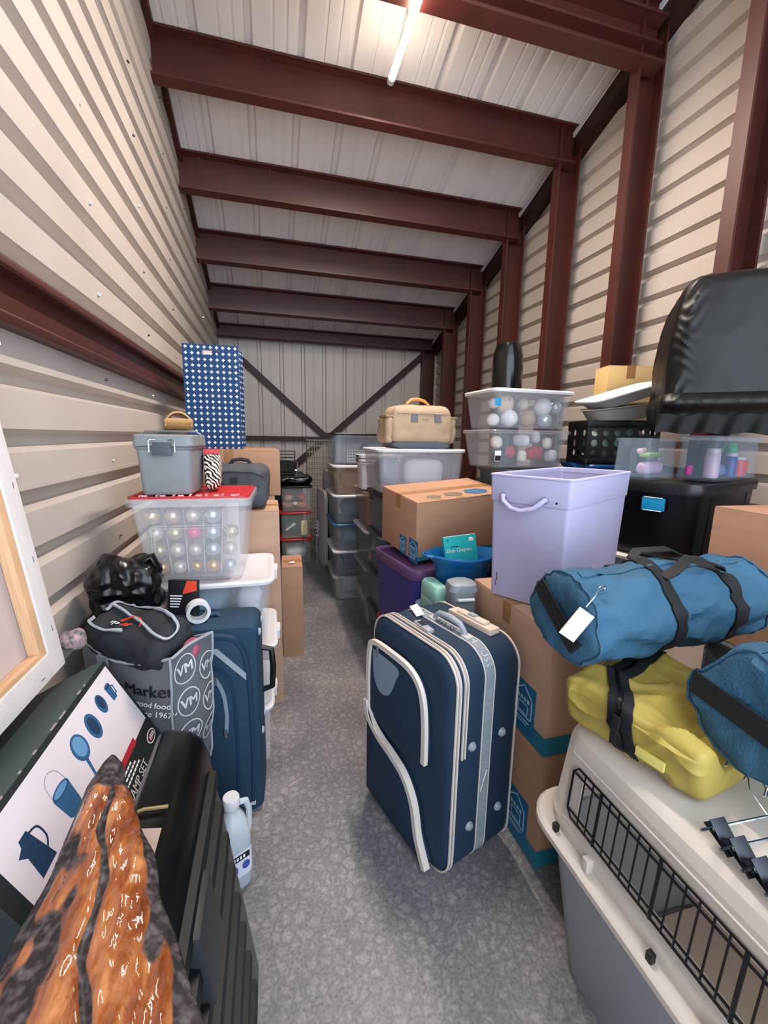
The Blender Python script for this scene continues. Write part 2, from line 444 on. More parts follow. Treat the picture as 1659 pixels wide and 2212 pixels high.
# back wall: vertical ribs -----------------------------------------------
wb_ = empty('wall_back', (0, 0, 0), kind='structure', label='back wall of vertically ribbed pale steel sheets')
x = XL - 0.03; ztop = roof_z(YB) + .02; VP = 0.29
while x < XR:
    b = bm_(); prof = []
    for q in (0, 1):
        x0 = x + q * VP
        prof += [(x0, 0), (x0 + .085, 0), (x0 + .09, .004), (x0 + .10, .004), (x0 + .105, 0), (x0 + VP - .075, 0), (x0 + VP - .06, .024), (x0 + VP - .03, .024), (x0 + VP - .015, 0)]
    prof.append((x + 2 * VP, 0))
    prof = [(min(px_, XR + .03), dy) for px_, dy in prof]
    lo = [(px_, YB + dy, 0) for px_, dy in prof]; hi = [(px_, YB + dy, ztop) for px_, dy in prof]
    v0 = [b.verts.new(p) for p in lo]; v1 = [b.verts.new(p) for p in hi]
    for i in range(len(v0) - 1):
        if (v0[i].co - v0[i + 1].co).length > 1e-6: b.faces.new((v0[i], v0[i + 1], v1[i + 1], v1[i]))
    obj('wall_panel', b, WALL, wb_); x += 2 * VP
struct('wall_back_outer', boxr(XL - .05, XR + .05, YB + .05, YB + .08, 0, 3.2), STEEL_D)
# roof --------------------------------------------------------------------
ce = empty('ceiling', (0, 0, 0), kind='structure', label='sloping roof of pale ribbed steel sheets running to the back')
x = XL - .02; RP = 0.31
while x < XR:
    b = bm_(); prof = []
    for q in (0, 1, 2):
        x0 = x + q * RP
        prof += [(x0, 0), (x0 + .09, 0), (x0 + .094, .005), (x0 + .106, .005), (x0 + .11, 0), (x0 + .17, 0), (x0 + .174, .005), (x0 + .186, .005), (x0 + .19, 0), (x0 + RP - .075, 0), (x0 + RP - .06, .03), (x0 + RP - .03, .03), (x0 + RP - .015, 0)]
    prof.append((x + 3 * RP, 0)); prof = [(min(a, XR + .04), dz) for a, dz in prof]
    for (y0, y1) in ((YF, YB + .05),):
        v0 = [b.verts.new((a, y0, roof_z(y0) + dz)) for a, dz in prof]; v1 = [b.verts.new((a, y1, roof_z(y1) + dz)) for a, dz in prof]
        for i in range(len(v0) - 1):
            if (v0[i].co - v0[i + 1].co).length > 1e-6: b.faces.new((v0[i], v0[i + 1], v1[i + 1], v1[i]))
    obj('roof_panel', b, ROOF, ce); x += 3 * RP
b = bm_(); loft(b, [[(XL - .1, y, roof_z(y) + .06), (XR + .1, y, roof_z(y) + .06), (XR + .1, y, roof_z(y) + .09), (XL - .1, y, roof_z(y) + .09)] for y in (YF, YB + .1)])
struct('roof_outer', b, STEEL_D)
# roof beams: C sections open towards the door ------------------------------
SP = 0.716
def c_beam(x0, x1, y, ztop, h, fl=0.062, t=0.004, tilt=-SLOPE):
    b = bm_(); lip = .014
    prof = [(0, 0), (-fl, 0), (-fl, -lip), (-fl + t, -lip), (-fl + t, -t), (-t, -t), (-t, -h + t), (-fl + t, -h + t), (-fl + t, -h + lip), (-fl, -h + lip), (-fl, -h), (0, -h)]
    rings = [[(x, y + a, ztop + z + tilt * a * .9) for a, z in prof] for x in (x0, x1)]
    loft(b, rings); return b
def screw_row(parent, y, z, x0, x1, step, name='screws'):
    b = bm_(); x = x0
    while x < x1:
        cyl(b, (x, y, z), (x, y, z - .014), .0022, 6); x += step
    o = obj(name, b, CHROME, parent); o['kind'] = 'stuff'
for k in range(-5, 5):
    y = 3.21 + SP * k
    if y < YF + .05: continue
    zt = roof_z(y) - .004; h = 0.262 if k < 4 else .15
    o = struct('ceiling_beam', c_beam(XL, 2.30, y, zt, h), STEEL, label='dark red C-section roof beam, number %d of the row counted from the back wall' % (5 - k))
    if -1 <= k < 4: screw_row(o, y - .03, zt - .004, XL + .15, XR - .1, 0.262)
# the deeper header beam in front of the lamp
hb = struct('ceiling_beam', c_beam(XL, 2.30, 2.49, roof_z(2.49) - .14, 0.245, fl=.085), STEEL, label='deeper dark red header beam above the near end of the lamp')
# rake angle along the left wall and the eave angle along the right wall
for (xa, xb, nm) in ((XL, XL + .035, 'left'), (XR - .09, XR, 'right')):
    b = bm_(); dz = .05 if nm == 'left' else .13
    loft(b, [[(xa, y, roof_z(y) - dz), (xb, y, roof_z(y) - dz), (xb, y, roof_z(y) - .003), (xa, y, roof_z(y) - .003)] for y in (YF, YB)])
    struct('trim_1' if nm == 'left' else 'trim_2', b, STEEL if nm == 'left' else STEEL_D, label='dark red angle trim where the %s wall meets the roof' % nm)
# columns on the right --------------------------------------------------------
for k in range(-4, 5):
    y = 3.21 + SP * k - .04; x0, x1 = 2.175, 2.36
    if k == 4: y = 6.1
    zt = roof_z(y) - .03; b = bm_(); fl = .075; t = .004; lip = .014
    # web faces the door; flanges run to the back
    prof = [(x0, 0), (x1, 0), (x1, fl), (x1 - lip, fl), (x1 - lip, fl - t), (x1 - t, fl - t), (x1 - t, t), (x0 + t, t), (x0 + t, fl - t), (x0 + lip, fl - t), (x0 + lip, fl), (x0, fl)]
    loft(b, [[(a, y + fl - c, z) for a, c in prof] for z in (0, zt)])
    o = struct('wall_column', b, STEEL, label='dark red steel column against the right wall, number %d counted from the back wall' % (5 - k))
# girt along the left wall (curved C) -------------------------------------------
b = bm_()
loft(b, [[(XL, y, 1.745), (XL + .045, y, 1.745), (XL + .05, y, 1.735), (XL + .05, y, 1.722), (XL + .045, y, 1.716), (XL + .012, y, 1.712), (XL + .012, y, 1.622), (XL + .045, y, 1.618), (XL + .05, y, 1.612), (XL + .05, y, 1.600), (XL + .045, y, 1.592), (XL, y, 1.592)] for y in (YF, YB)])
g = struct('wall_girt', b, STEEL, label='dark red steel girt running along the left wall')
# braces and girt on the back wall -------------------------------------------------
def flat_bar(a, c, wd, th, mat, name, label):
    a = Vector(a); c = Vector(c); t = (c - a).normalized(); n = Vector((0, 1, 0)).cross(t) * wd / 2; d = Vector((0, th / 2, 0)); b = bm_()
    loft(b, [[p - n - d, p + n - d, p + n + d, p - n + d] for p in (a, c)]); return struct(name, b, mat, label=label)
flat_bar((-.45, YB - .03, 2.42), (0.79, YB - .03, 1.31), .085, .05, STEEL_D, 'wall_brace', 'diagonal brace on the back wall falling from the left corner')
flat_bar((2.30, YB - .03, 2.62), (0.82, YB - .03, 1.33), .085, .05, STEEL_D, 'wall_brace', 'diagonal brace on the back wall falling from the right corner')
flat_bar((0.70, YB - .03, 1.26), (-.5, YB - .03, 0.2), .085, .05, STEEL_D, 'wall_brace', 'lower diagonal brace on the back wall behind the wire grids')
flat_bar((XL, YB - .05, 1.305), (XR, YB - .05, 1.305), .06, .09, STEEL_D, 'wall_girt', 'dark horizontal girt across the back wall')

# ================================================================ LAMP
t = empty('tube_lamp', (0.775, 2.39, 3.50), (0, 0, 0), 'glowing tubular lamp hung under the roof, running towards the door', 'lamp')
b = bm_(); cyl(b, (0, -.98, 0), (0, .5, 0), .019, 16)
obj('tube', b, M('lit lamp tube', '#fff1dc', emit=34.0), t)
b = bm_()
b.free()
for y_ in (.5, -.98):
    b = bm_(); cyl(b, (0, y_, 0), (0, y_ + (.035 if y_ > 0 else -.035), 0), .022, 16); obj('end_cap', b, WHITEP, t)
for y_ in (.2, -.6):
    b = bm_(); tube(b, [(0, y_, .019), (0, y_, roof_z(2.39 + y_) - 3.50)], .002, 6); obj('hanging_wire', b, STEELW, t)
lt = bpy.data.lights.new('lamp_glow', 'AREA'); lt.shape = 'RECTANGLE'; lt.size = .04; lt.size_y = 1.45; lt.energy = TUBE_POWER; lt.color = (1.0, .86, .75)
lo = bpy.data.objects.new('lamp_glow', lt); COL.objects.link(lo); lo.parent = t; lo.location = (0, -.24, -.022)

# ================================================================ OBJECTS, left side
NAVY = M('navy luggage cloth', '#11283f', 0.75, var=0.08, vs=7, bump=0.25, bs=420)
TEALNAVY = M('teal navy luggage cloth', '#16344a', 0.75, var=0.08, vs=7, bump=0.25, bs=420)
CREAMTAPE = M('cream zip tape', '#c9bdb4', 0.6, bump=.2, bs=300)
SILVERF = M('silver grey trim', '#8e959e', 0.5)
NICKEL = M('nickel zip', '#b9bcc2', 0.25, 0.9)
LINING = M('grey webbing', '#7d858c', 0.8)

class Perim:
    """path over a rounded rectangle (x,z): up the left side, over the top, down the right side"""
    def __init__(s, w, h, r, z0=0.03):
        P = []; n = 10
        P.append((-w / 2 + r, 0, 0, -1))
        for k in range(1, n + 1):
            a = R(270 - 90 * k / n); P.append((-w / 2 + r + r * math.cos(a), r + r * math.sin(a), math.cos(a), math.sin(a)))
        for k in range(n + 1):
            a = R(180 - 90 * k / n); P.append((-w / 2 + r + r * math.cos(a), h - r + r * math.sin(a), math.cos(a), math.sin(a)))
        for k in range(n + 1):
            a = R(90 - 90 * k / n); P.append((w / 2 - r + r * math.cos(a), h - r + r * math.sin(a), math.cos(a), math.sin(a)))
        for k in range(0, n + 1):
            a = R(-90 * k / n); P.append((w / 2 - r + r * math.cos(a), r + r * math.sin(a), math.cos(a), math.sin(a)))
        s.P = P; s.S = [0]
        for a, b in zip(P, P[1:]): s.S.append(s.S[-1] + math.hypot(a[0] - b[0], a[1] - b[1]))
        s.L = s.S[-1]
    def at(s, q, y, off):
        q = max(0, min(s.L - 1e-6, q)); i = 0
        while s.S[i + 1] < q: i += 1
        f = (q - s.S[i]) / (s.S[i + 1] - s.S[i]); a, b = s.P[i], s.P[i + 1]
        x, z, nx, nz = [a[k] + (b[k] - a[k]) * f for k in range(4)]
        return (x + nx * off, y, z + nz * off)
    def band(s, y0, y1, off0, off1, q0=0, q1=None, bm=None, step=.012):
        bm = bm or bm_(); q1 = s.L if q1 is None else q1; n = max(2, int((q1 - q0) / step)); rings = []
        for i in range(n + 1):
            q = q0 + (q1 - q0) * i / n
            rings.append([s.at(q, y0, off0), s.at(q, y1, off0), s.at(q, y1, off1), s.at(q, y0, off1)])
        loft(bm, rings); return bm
def case_body(w, d, h, r, puff=0.012):
    b = bm_()
    def ring(y, ins): return [(x, y, z + h / 2) for x, z in rrect(w - 2 * ins, h - 2 * ins, max(.01, r - ins * .6), 8)]
    loft(b, [ring(-d / 2 - puff, .05), ring(-d / 2 - puff * .8, .03), ring(-d / 2, .008), ring(-d / 2 + .012, 0), ring(0, -.001), ring(d / 2 - .012, 0), ring(d / 2, .008), ring(d / 2 + .003, .03)])
    return b
def wire_path(f, pts, n=10):
    """smooth curve through (u,v) points, mapped by f"""
    out = []
    P = [pts[0]] + list(pts) + [pts[-1]]
    for i in range(1, len(P) - 2):
        for k in range(n):
            t = k / n; a, b, c, d = P[i - 1], P[i], P[i + 1], P[i + 2]
            out.append(tuple(.5 * ((2 * b[j]) + (-a[j] + c[j]) * t + (2 * a[j] - 5 * b[j] + 4 * c[j] - d[j]) * t * t + (-a[j] + 3 * b[j] - 3 * c[j] + d[j]) * t ** 3) for j in (0, 1)))
    out.append(tuple(pts[-1])); return out
def ribbon_uv(bm, f, pts, wd, t0, t1):
    """ribbon following uv points on surface f"""
    rings = []
    for i, p in enumerate(pts):
        a = Vector(pts[max(0, i - 1)]); b = Vector(pts[min(len(pts) - 1, i + 1)]); t = (b - a).normalized(); n = Vector((-t.y, t.x)) * wd / 2
        q0 = Vector(p) - n; q1 = Vector(p) + n
        rings.append([f(q0.x, q0.y, t0), f(q1.x, q1.y, t0), f(q1.x, q1.y, t1), f(q0.x, q0.y, t1)])
    loft(bm, rings)

# ---- big navy suitcase in the aisle
def big_suitcase():
    w, d, h, r = .437, .268, .735, .085
    A = Vector((.476, .985, 0)); an = R(-72); X = Vector((math.cos(an), math.sin(an), 0)); Y = Vector((-X.y, X.x, 0))
    t = empty('suitcase', A - X * w / 2 + Y * (d / 2 + .004), an, 'large navy suitcase with cream zips and a grey lettered strap, standing in the aisle', 'suitcase')
    obj('body', case_body(w, d, h, r, .01), NAVY, t)
    pm = Perim(w, h, r, .02)
    # double zip round the front edge
    f0 = -d / 2
    for (y0, y1, q1) in ((f0 + .004, f0 + .022, pm.L), (f0 + .034, f0 + .050, pm.L - .47)):
        o = obj('zip_band', pm.band(y0, y1, 0, .003, 0, q1), CREAMTAPE, t)
        b = bm_()
        for yy in (y0 + .002, y1 - .002): tube(b, [pm.at(q1 * i / 90, yy, .004) for i in range(91)], .0022, 6)
        obj('piping', b, CREAMTAPE, o)
        b = bm_(); ym = (y0 + y1) / 2; tube(b, [pm.at(q1 * i / 90, ym, .004) for i in range(91)], .0018, 6)
        obj('zip_teeth', b, M('zip teeth', '#8f867f', .4, .3), o)
    obj('piping', pm.band(d / 2 - .006, d / 2 - .001, 0, .004), CREAMTAPE, t, label='thin cream piping round the back edge')
    # lettered strap
    st = obj('strap', pm.band(-.018, .022, 0, .0025), LINING, t, label='grey webbing strap with repeated lettering MISIUSS')
    obj('strap_edge', (lambda b: (pm.band(-.020, -.0165, 0, .0032, bm=b), pm.band(.0205, .024, 0, .0032, bm=b), b)[2])(bm_()), CREAMTAPE, st)
    LET = M('pale strap lettering', '#b3b9bf', .6)
    q = .06
    while q < pm.L - .05:
        lettering(st, 'MISIUSS', .036, lambda u, v, tt, q=q: pm.at(q + u * .85, .002 + v * .95, .0030), LET, cu=.062, bold=.0006)
        q += .172
    # front pockets
    fm = lambda u, v, tt: (u, -d / 2 - .010 - tt, v)
    def pocket(name, out, th, seed):
        b = bm_(); n = len(out); cx = sum(p[0] for p in out) / n; cz = sum(p[1] for p in out) / n; rings = []
        for k, (s_, y_) in enumerate(((1.0, 0), (1.0, .5), (.97, .8), (.9, 1.0), (.6, 1.08), (.25, 1.1))):
            rings.append([fm(cx + (p[0] - cx) * s_, cz + (p[1] - cz) * s_, y_ * th) for p in out])
        loft(b, rings); return obj(name, b, NAVY, t)
    up = wire_path(None, [(-.200, .36), (-.203, .50), (-.195, .60), (-.17, .640), (-.05, .648), (.05, .640), (.105, .595), (.125, .50), (.128, .37), (.05, .335), (-.08, .33), (-.200, .36)], 6)[:-1]
    p1 = pocket('pocket', up, .020, 1)
    b = bm_(); ribbon_uv(b, fm, wire_path(None, [(-.200, .40), (-.203, .50), (-.195, .60), (-.17, .640), (-.05, .648), (.05, .640), (.105, .595), (.125, .50), (.128, .37)], 8), .018, .012, .026)
    z1 = obj('zip_band', b, CREAMTAPE, p1)
    patch = [(-.17, .615), (-.02, .612), (-.03, .56), (-.06, .50), (-.10, .475), (-.14, .485), (-.165, .53)]
    b = bm_(); prism(b, wire_path(None, patch + [patch[0]], 5)[:-1], lambda u, v, tt: fm(u, v, .0215 + tt), 0, .001); obj('patch', b, M('grey mesh patch', '#7a8794', .6), p1, label='grey half-round fabric patch')
    b = bm_(); box(b, fm(-.13, .635, .03), (.012, .004, .018)); box(b, fm(-.13, .615, .031), (.008, .003, .024)); obj('zip_pull', b, NICKEL, p1)
    lo_ = wire_path(None, [(-.206, .03), (-.208, .38), (-.19, .35), (-.13, .30), (-.04, .285), (.03, .262), (.085, .20), (.115, .10), (.15, .03), (.0, .02), (-.206, .03)], 6)[:-1]
    p2 = pocket('pocket', lo_, .030, 2)
    b = bm_(); ribbon_uv(b, fm, wire_path(None, [(-.207, .40), (-.185, .34), (-.12, .305), (-.04, .288), (.035, .262), (.088, .20), (.117, .10), (.16, .022)], 8), .02, .012, .034)
    obj('zip_band', b, CREAMTAPE, p2)
    # feet on the side, top handle, lock, trolley handle, name tag, wheels
    for (yy, zz) in ((.077, .449), (.205, .447), (.085, .169), (.210, .175)):
        b = bm_(); lathe(b, [(.0001, .011), (.010, .009), (.014, .004), (.015, 0)], 16)
        obj('foot', b, M('grey stud', '#8f939e', .35), t, loc=(w / 2, yy - d / 2, zz), rot=(0, R(90), 0))
    b = bm_(); pth = [(-.075, 0, h + .001), (-.07, 0, h + .018), (-.05, 0, h + .034), (0, 0, h + .040), (.05, 0, h + .034), (.07, 0, h + .018), (.075, 0, h + .001)]
    tube(b, pth, [.009, .008, .010, .011, .010, .008, .009], 10)
    hd = obj('handle', b, SILVERF, t, loc=(.035, 0, 0))
    b = bm_()
    for s_ in (-1, 1): box(b, (s_ * .082, 0, h + .005), (.03, .026, .010))
    obj('handle_mount', b, M('pale grey mount', '#b9b6b4', .4), hd, bevel=.003)
    b = bm_(); box(b, (0, 0, 0), (.085, .026, .014)); lk = obj('lock', b, M('satin grey lock', '#a4a6ad', .35, .3), t, loc=(-.005, -.075, h + .007), rot=(0, 0, R(-4)), bevel=.006)
    b = bm_()
    for k in range(3): cyl(b, (-.022 + k * .012, -.009, .0075), (-.022 + k * .012, .009, .0075), .0035, 8)
    obj('lock_dial', b, INKBLACK, lk)
    b = bm_(); box(b, (0, 0, 0), (.20, .045, .020)); box(b, (0, .0, .013), (.13, .030, .010))
    th_ = obj('trolley_handle', b, M('beige plastic', '#c9b5a4', .45), t, loc=(.045, .095, h + .009), bevel=.006)
    b = bm_(); box(b, (0, 0, .0125), (.03, .020, .014)); obj('release_button', b, SILVERF, th_, loc=(.0, 0, .004), bevel=.002)
    b = bm_(); box(b, (0, 0, 0), (.03, .075, .0018)); obj('name_tag', b, WHITEP, t, loc=(-.115, -.02, h + .012), rot=(R(6), R(-14), R(72)), bevel=.0005)
    b = bm_(); tube(b, [(-.085, -.015, h + .014), (-.07, -.008, h + .02), (-.05, -.004, h + .018)], .0012, 5); obj('tag_cord', b, SILVERF, t)
    for s_ in (-1, 1):
        b = bm_(); cyl(b, (s_ * .17 - .012, d / 2 - .02, .022), (s_ * .17 + .012, d / 2 - .02, .022), .0215, 16); obj('wheel', b, BLACKP, t)
    # hanging thread of the side
    b = bm_(); tube(b, [(w / 2 + .002, .012, .34), (w / 2 + .006, .004, .33), (w / 2 + .004, .0, .315), (w / 2 + .006, -.006, .30), (w / 2 + .003, -.012, .275)], .0018, 5); obj('zip_cord', b, CREAMTAPE, t)
big_suitcase()

# ---- blue suitcase on the left
def left_suitcase():
    w, d, h, r = .36, .17, .722, .035
    t = empty('suitcase', (-.235, 1.492, 0), R(-3), 'teal navy suitcase with curved front pocket, standing at the left of the aisle', 'suitcase')
    obj('body', case_body(w, d, h, r, .006), TEALNAVY, t)
    fm = lambda u, v, tt: (u, -d / 2 - .006 - tt, v)
    b = bm_(); out = wire_path(None, [(-.15, .05), (-.155, .4), (-.13, .66), (-.05, .70), (.08, .70), (.13, .66), (.15, .55), (.155, .3), (.15, .08), (.10, .045), (-.05, .04), (-.15, .05)], 6)[:-1]
    rings = [[fm(p[0] * s_, .36 + (p[1] - .36) * s_, y_ * .03) for p in out] for s_, y_ in ((1, 0), (1, .6), (.96, .9), (.85, 1.05), (.4, 1.1))]; loft(b, rings)
    pk = obj('pocket', b, TEALNAVY, t)
    for pts in ([(-.15, .6), (-.13, .66), (-.05, .70), (.08, .70), (.13, .66), (.15, .55), (.155, .3), (.15, .08)], [(-.1, .6), (.02, .60), (.07, .58), (.10, .5), (.105, .3), (.10, .1)]):
        b = bm_(); ribbon_uv(b, fm, wire_path(None, pts, 8), .010, .018, .036); obj('piping', b, M('dark navy piping', '#0f2c49', .6), pk)
    b = bm_(); prism(b, [(.03, .665), (.055, .665), (.142, .57), (.142, .545)], lambda u, v, tt: fm(u, v, .032 + tt), 0, .003); obj('corner_trim', b, SILVERF, pk, label='silver grey diagonal corner strip')
    b = bm_(); ribbon_uv(b, fm, wire_path(None, [(.045, .56), (.068, .50), (.075, .42), (.07, .36)], 8), .012, .030, .036); zp = obj('zip_band', b, M('zip tape grey', '#7b8794', .5), pk)
    b = bm_()
    for (u, v) in ((.045, .555), (.07, .36)): box(b, fm(u, v, .04), (.010, .004, .03))
    obj('zip_pull', b, NICKEL, zp)
    for z in (.68, .3):
        for y in (-.05, .05):
            b = bm_(); lathe(b, [(.0001, .009), (.010, .007), (.014, 0)], 14); obj('foot', b, SILVERF, t, loc=(w / 2, y, z), rot=(0, R(90), 0))
    b = bm_(); tube(b, [(w / 2, .03, .58), (w / 2 + .035, .03, .57), (w / 2 + .04, .03, .50), (w / 2 + .035, .03, .42), (w / 2, .03, .41)], .011, 8); obj('handle', b, BLACKP, t)
    b = bm_(); tube(b, [(-.05, 0, h), (-.04, 0, h + .01), (.04, 0, h + .01), (.05, 0, h)], .007, 8); obj('handle', b, M('dark navy handle', '#12304d', .6), t)
    b = bm_(); box(b, fm(.13, .06, .02), (.05, .01, .012)); obj('kick_plate', b, M('pale kick plate', '#b8b4bb', .5), t, bevel=.003)
left_suitcase()

# ---- stack of clear bins behind it, ornament bin on top -----------------------
BX, BY = -.245, 1.80
ornament_group = 'ball ornaments in the red-lidded bin'
tote('white-lidded bin of blue and lilac cloths, directly under the ornament bin', (BX + .01, BY, .535), 0, .47, .40, .270, CLEAR, WHITEP, latch=WHITEP, taper=.86)
tote('clear bin with white lid, third from the top of the left stack', (BX + .015, BY, .267), 0, .47, .39, .267, MILKY, WHITEP, latch=WHITEP, taper=.88)
tote('clear bin with white lid on the floor at the foot of the left stack', (BX + .0, BY, 0), 0, .46, .39, .266, MILKY, WHITEP, latch=WHITEP, taper=.9)
REDP = M('red plastic', '#b5252a', 0.4); PINKRED = M('pinkish red plastic', '#c2484e', .45)
ob = tote('translucent bin with a red lid, full of gold and silver ball ornaments', (-.281, BY - .005, .807), R(-2), .42, .36, .315, MILKY, None, taper=.80, ribs=False, r=.02, open_top=True)
b = bm_(); w, d, h = .42, .36, .315
loft(b, [ringz(w + .004, d + .004, .03, h - .03), ringz(w + .006, d + .006, .03, h - .002), ringz(w - .01, d - .01, .03, h - .002), ringz(w - .01, d - .01, .03, h - .03)], False, False); obj('rim', b, MILKY, ob)
b = bm_(); loft(b, [ringz(w - .012, d - .012, .025, h - .006), ringz(w - .012, d - .012, .025, h + .006), ringz(w - .04, d - .04, .02, h + .006), ringz(w - .05, d - .05, .02, h - .002)])
ld = obj('lid', b, REDP, ob)
b = bm_()
for k in range(-3, 4): box(b, (k * .055, -.145, h + .008), (.004, .03, .004))
for k in range(-3, 3): box(b, (k * .06 + .03, -.155, h + .007), (.018, .006, .006)); 
obj('lid_rib', b, M('pale pink print', '#e0b9b9', .5), ld)['kind'] = 'stuff'
# embossed frames on the front
b = bm_(); fmz = lambda u, v: (u, -d / 2 * (.82 + .16 * v / h) - .0035, v)
for (a, z1, rr_) in ((.135, .215, .02), (.125, .205, .02)):
    tube(b, [fmz(-a, .0), fmz(-a, z1 - rr_), fmz(-a + rr_, z1), fmz(a - rr_, z1), fmz(a, z1 - rr_), fmz(a, 0)], .002, 6)
obj('embossed_frame', b, MILKY, ob)
GOLDS = [M('champagne ornament', '#c9b091', .28, .55), M('pearl ornament', '#cbbdb0', .3, .4), M('silver ornament', '#b4bcc4', .22, .65), M('gold ornament', '#c79a55', .25, .7), M('pink ornament', '#d0306a', .25, .2)]
def ornament(label, loc, r, mat, group, ribs=False, capm=CHROME, tilt=(0, 0, 0)):
    t = empty('ball_ornament', loc, tilt, label, 'ornament', group)
    b = bm_()
    if ribs:
        n = 32; rings = []
        for i in range(1, 12):
            ph = PI * i / 12; rings.append([((r * (1 + .05 * math.cos(8 * 2 * PI * k / n))) * math.sin(ph) * math.cos(2 * PI * k / n), (r * (1 + .05 * math.cos(8 * 2 * PI * k / n))) * math.sin(ph) * math.sin(2 * PI * k / n), r * math.cos(ph)) for k in range(n)])
        loft(b, rings)
    else: ball(b, (0, 0, 0), r, 20, 12)
    obj('globe', b, mat, t)
    b = bm_(); cyl(b, (0, 0, r * .95), (0, 0, r * 1.12), r * .18, 10); obj('cap', b, capm, t)
ordn = ['leftmost', 'second from the left', 'third from the left', 'fourth from the left', 'rightmost']
rows = [('top', .245, [0, 0, 1, 2, None]), ('second', .180, [1, 0, 4, 2, 0]), ('third', .112, [0, 1, 1, 2, 1]), ('bottom', .045, [3, 1, 3, 3, 2])]
cn = {0: 'champagne', 1: 'pearl', 2: 'silver', 3: 'gold', 4: 'pink'}
for rn, z, cs in rows:
    for i, c in enumerate(cs):
        if c is None: continue
        wz = .80 + .20 * (z / h); rad = [.032, .031, .027, .033, .030][i] * wz; x = (-.144 + i * .072) * wz
        P = Vector((x, -d / 2 * (.82 + .16 * z / h) + .042, z)); P.rotate(Matrix.Rotation(R(-2), 3, 'Z')); P += Vector((-.281, BY - .005, .807))
        ornament('%s ball ornament in the red-lidded bin, %s row, %s' % (cn[c], rn, ordn[i]), P, rad, GOLDS[c], ornament_group, ribs=(i in (0, 4) and rn in ('top', 'second')), tilt=(R(60 + 20 * i), 0, R(i * 40)))
# card dividers inside the ornament bin
t = empty('ornament_divider', (-.281, BY + .0, .823), R(-2), 'pale card divider grid standing inside the red-lidded ornament bin', 'divider')
b = bm_(); DIV = M('pale card', '#cfc2c0', .8); box(b, (0, .02, .13), (.29, .004, .25)); obj('panel', b, DIV, t)
for k in range(4):
    b = bm_(); loft(b, [[((-.108 + k * .072) * (.80 + .20 * z / h) + o_, y_, z) for o_, y_ in ((-.0008, -.12), (.0008, -.12), (.0008, .015), (-.0008, .015))] for z in (.004, .25)]); obj('panel', b, DIV, t)
def lump(name, cat, label, loc, size, mat, rot=0, seed=1.0, amp=.012, sc=14, r=None, n=9, group=None):
    e_ = amp * 1.4; size = tuple(max(.01, q - 2 * e_) for q in size); loc = (loc[0], loc[1], loc[2] + e_)
    s_ = Soft(size[0], size[1], size[2], r or min(size) * .45, amp, sc, seed)
    return tag(obj(name, s_.mesh(n=n), mat, None, loc, rot), label, cat, group)
lump('blanket', 'blanket', 'dusty blue blanket folded in the second bin of the left stack', (-.30, BY, .562), (.26, .30, .20), M('dusty blue cloth', '#6d8ea8', .9, var=.12, vs=12), seed=2, amp=.02)
lump('blanket', 'blanket', 'white blanket bunched at the right of the second bin of the left stack', (-.10, BY + .03, .552), (.13, .24, .21), M('off white cloth', '#cfcad2', .9, var=.06), seed=3, amp=.018)
lump('soft_toy', 'toy', 'lilac soft toy pressed against the front of the second bin of the left stack', (-.15, BY - .13, .565), (.17, .07, .085), M('lilac cloth', '#b795d6', .9, var=.1), rot=R(-12), seed=8, amp=.012)
lump('blanket', 'blanket', 'pale blue blanket filling the third bin of the left stack', (BX, BY, .287), (.36, .28, .20), M('pale blue cloth', '#a9bccb', .9, var=.06), seed=5, amp=.015)
lump('blanket', 'blanket', 'white blanket filling the lowest bin of the left stack', (BX, BY, .014), (.36, .28, .20), M('off white cloth', '#cfcad2', .9), seed=6, amp=.015)
# care card in the second bin
t = empty('paper_card', (-.215, BY - .179, .572), (R(3), 0, 0), 'small pale blue card with dark symbols inside the second bin of the left stack', 'card')
b = bm_(); box(b, (0, 0, .025), (.05, .0015, .055)); obj('sheet', b, M('pale blue card', '#a9cbe0', .7), t)
b = bm_(); [box(b, (x_, -.001, .035), (.014, .001, .018)) for x_ in (-.011, .01)]; [box(b, (-.014 + .013 * k, -.001, .012), (.005, .001, .005)) for k in range(3)]; obj('printed_symbols', b, INKBLACK, t)

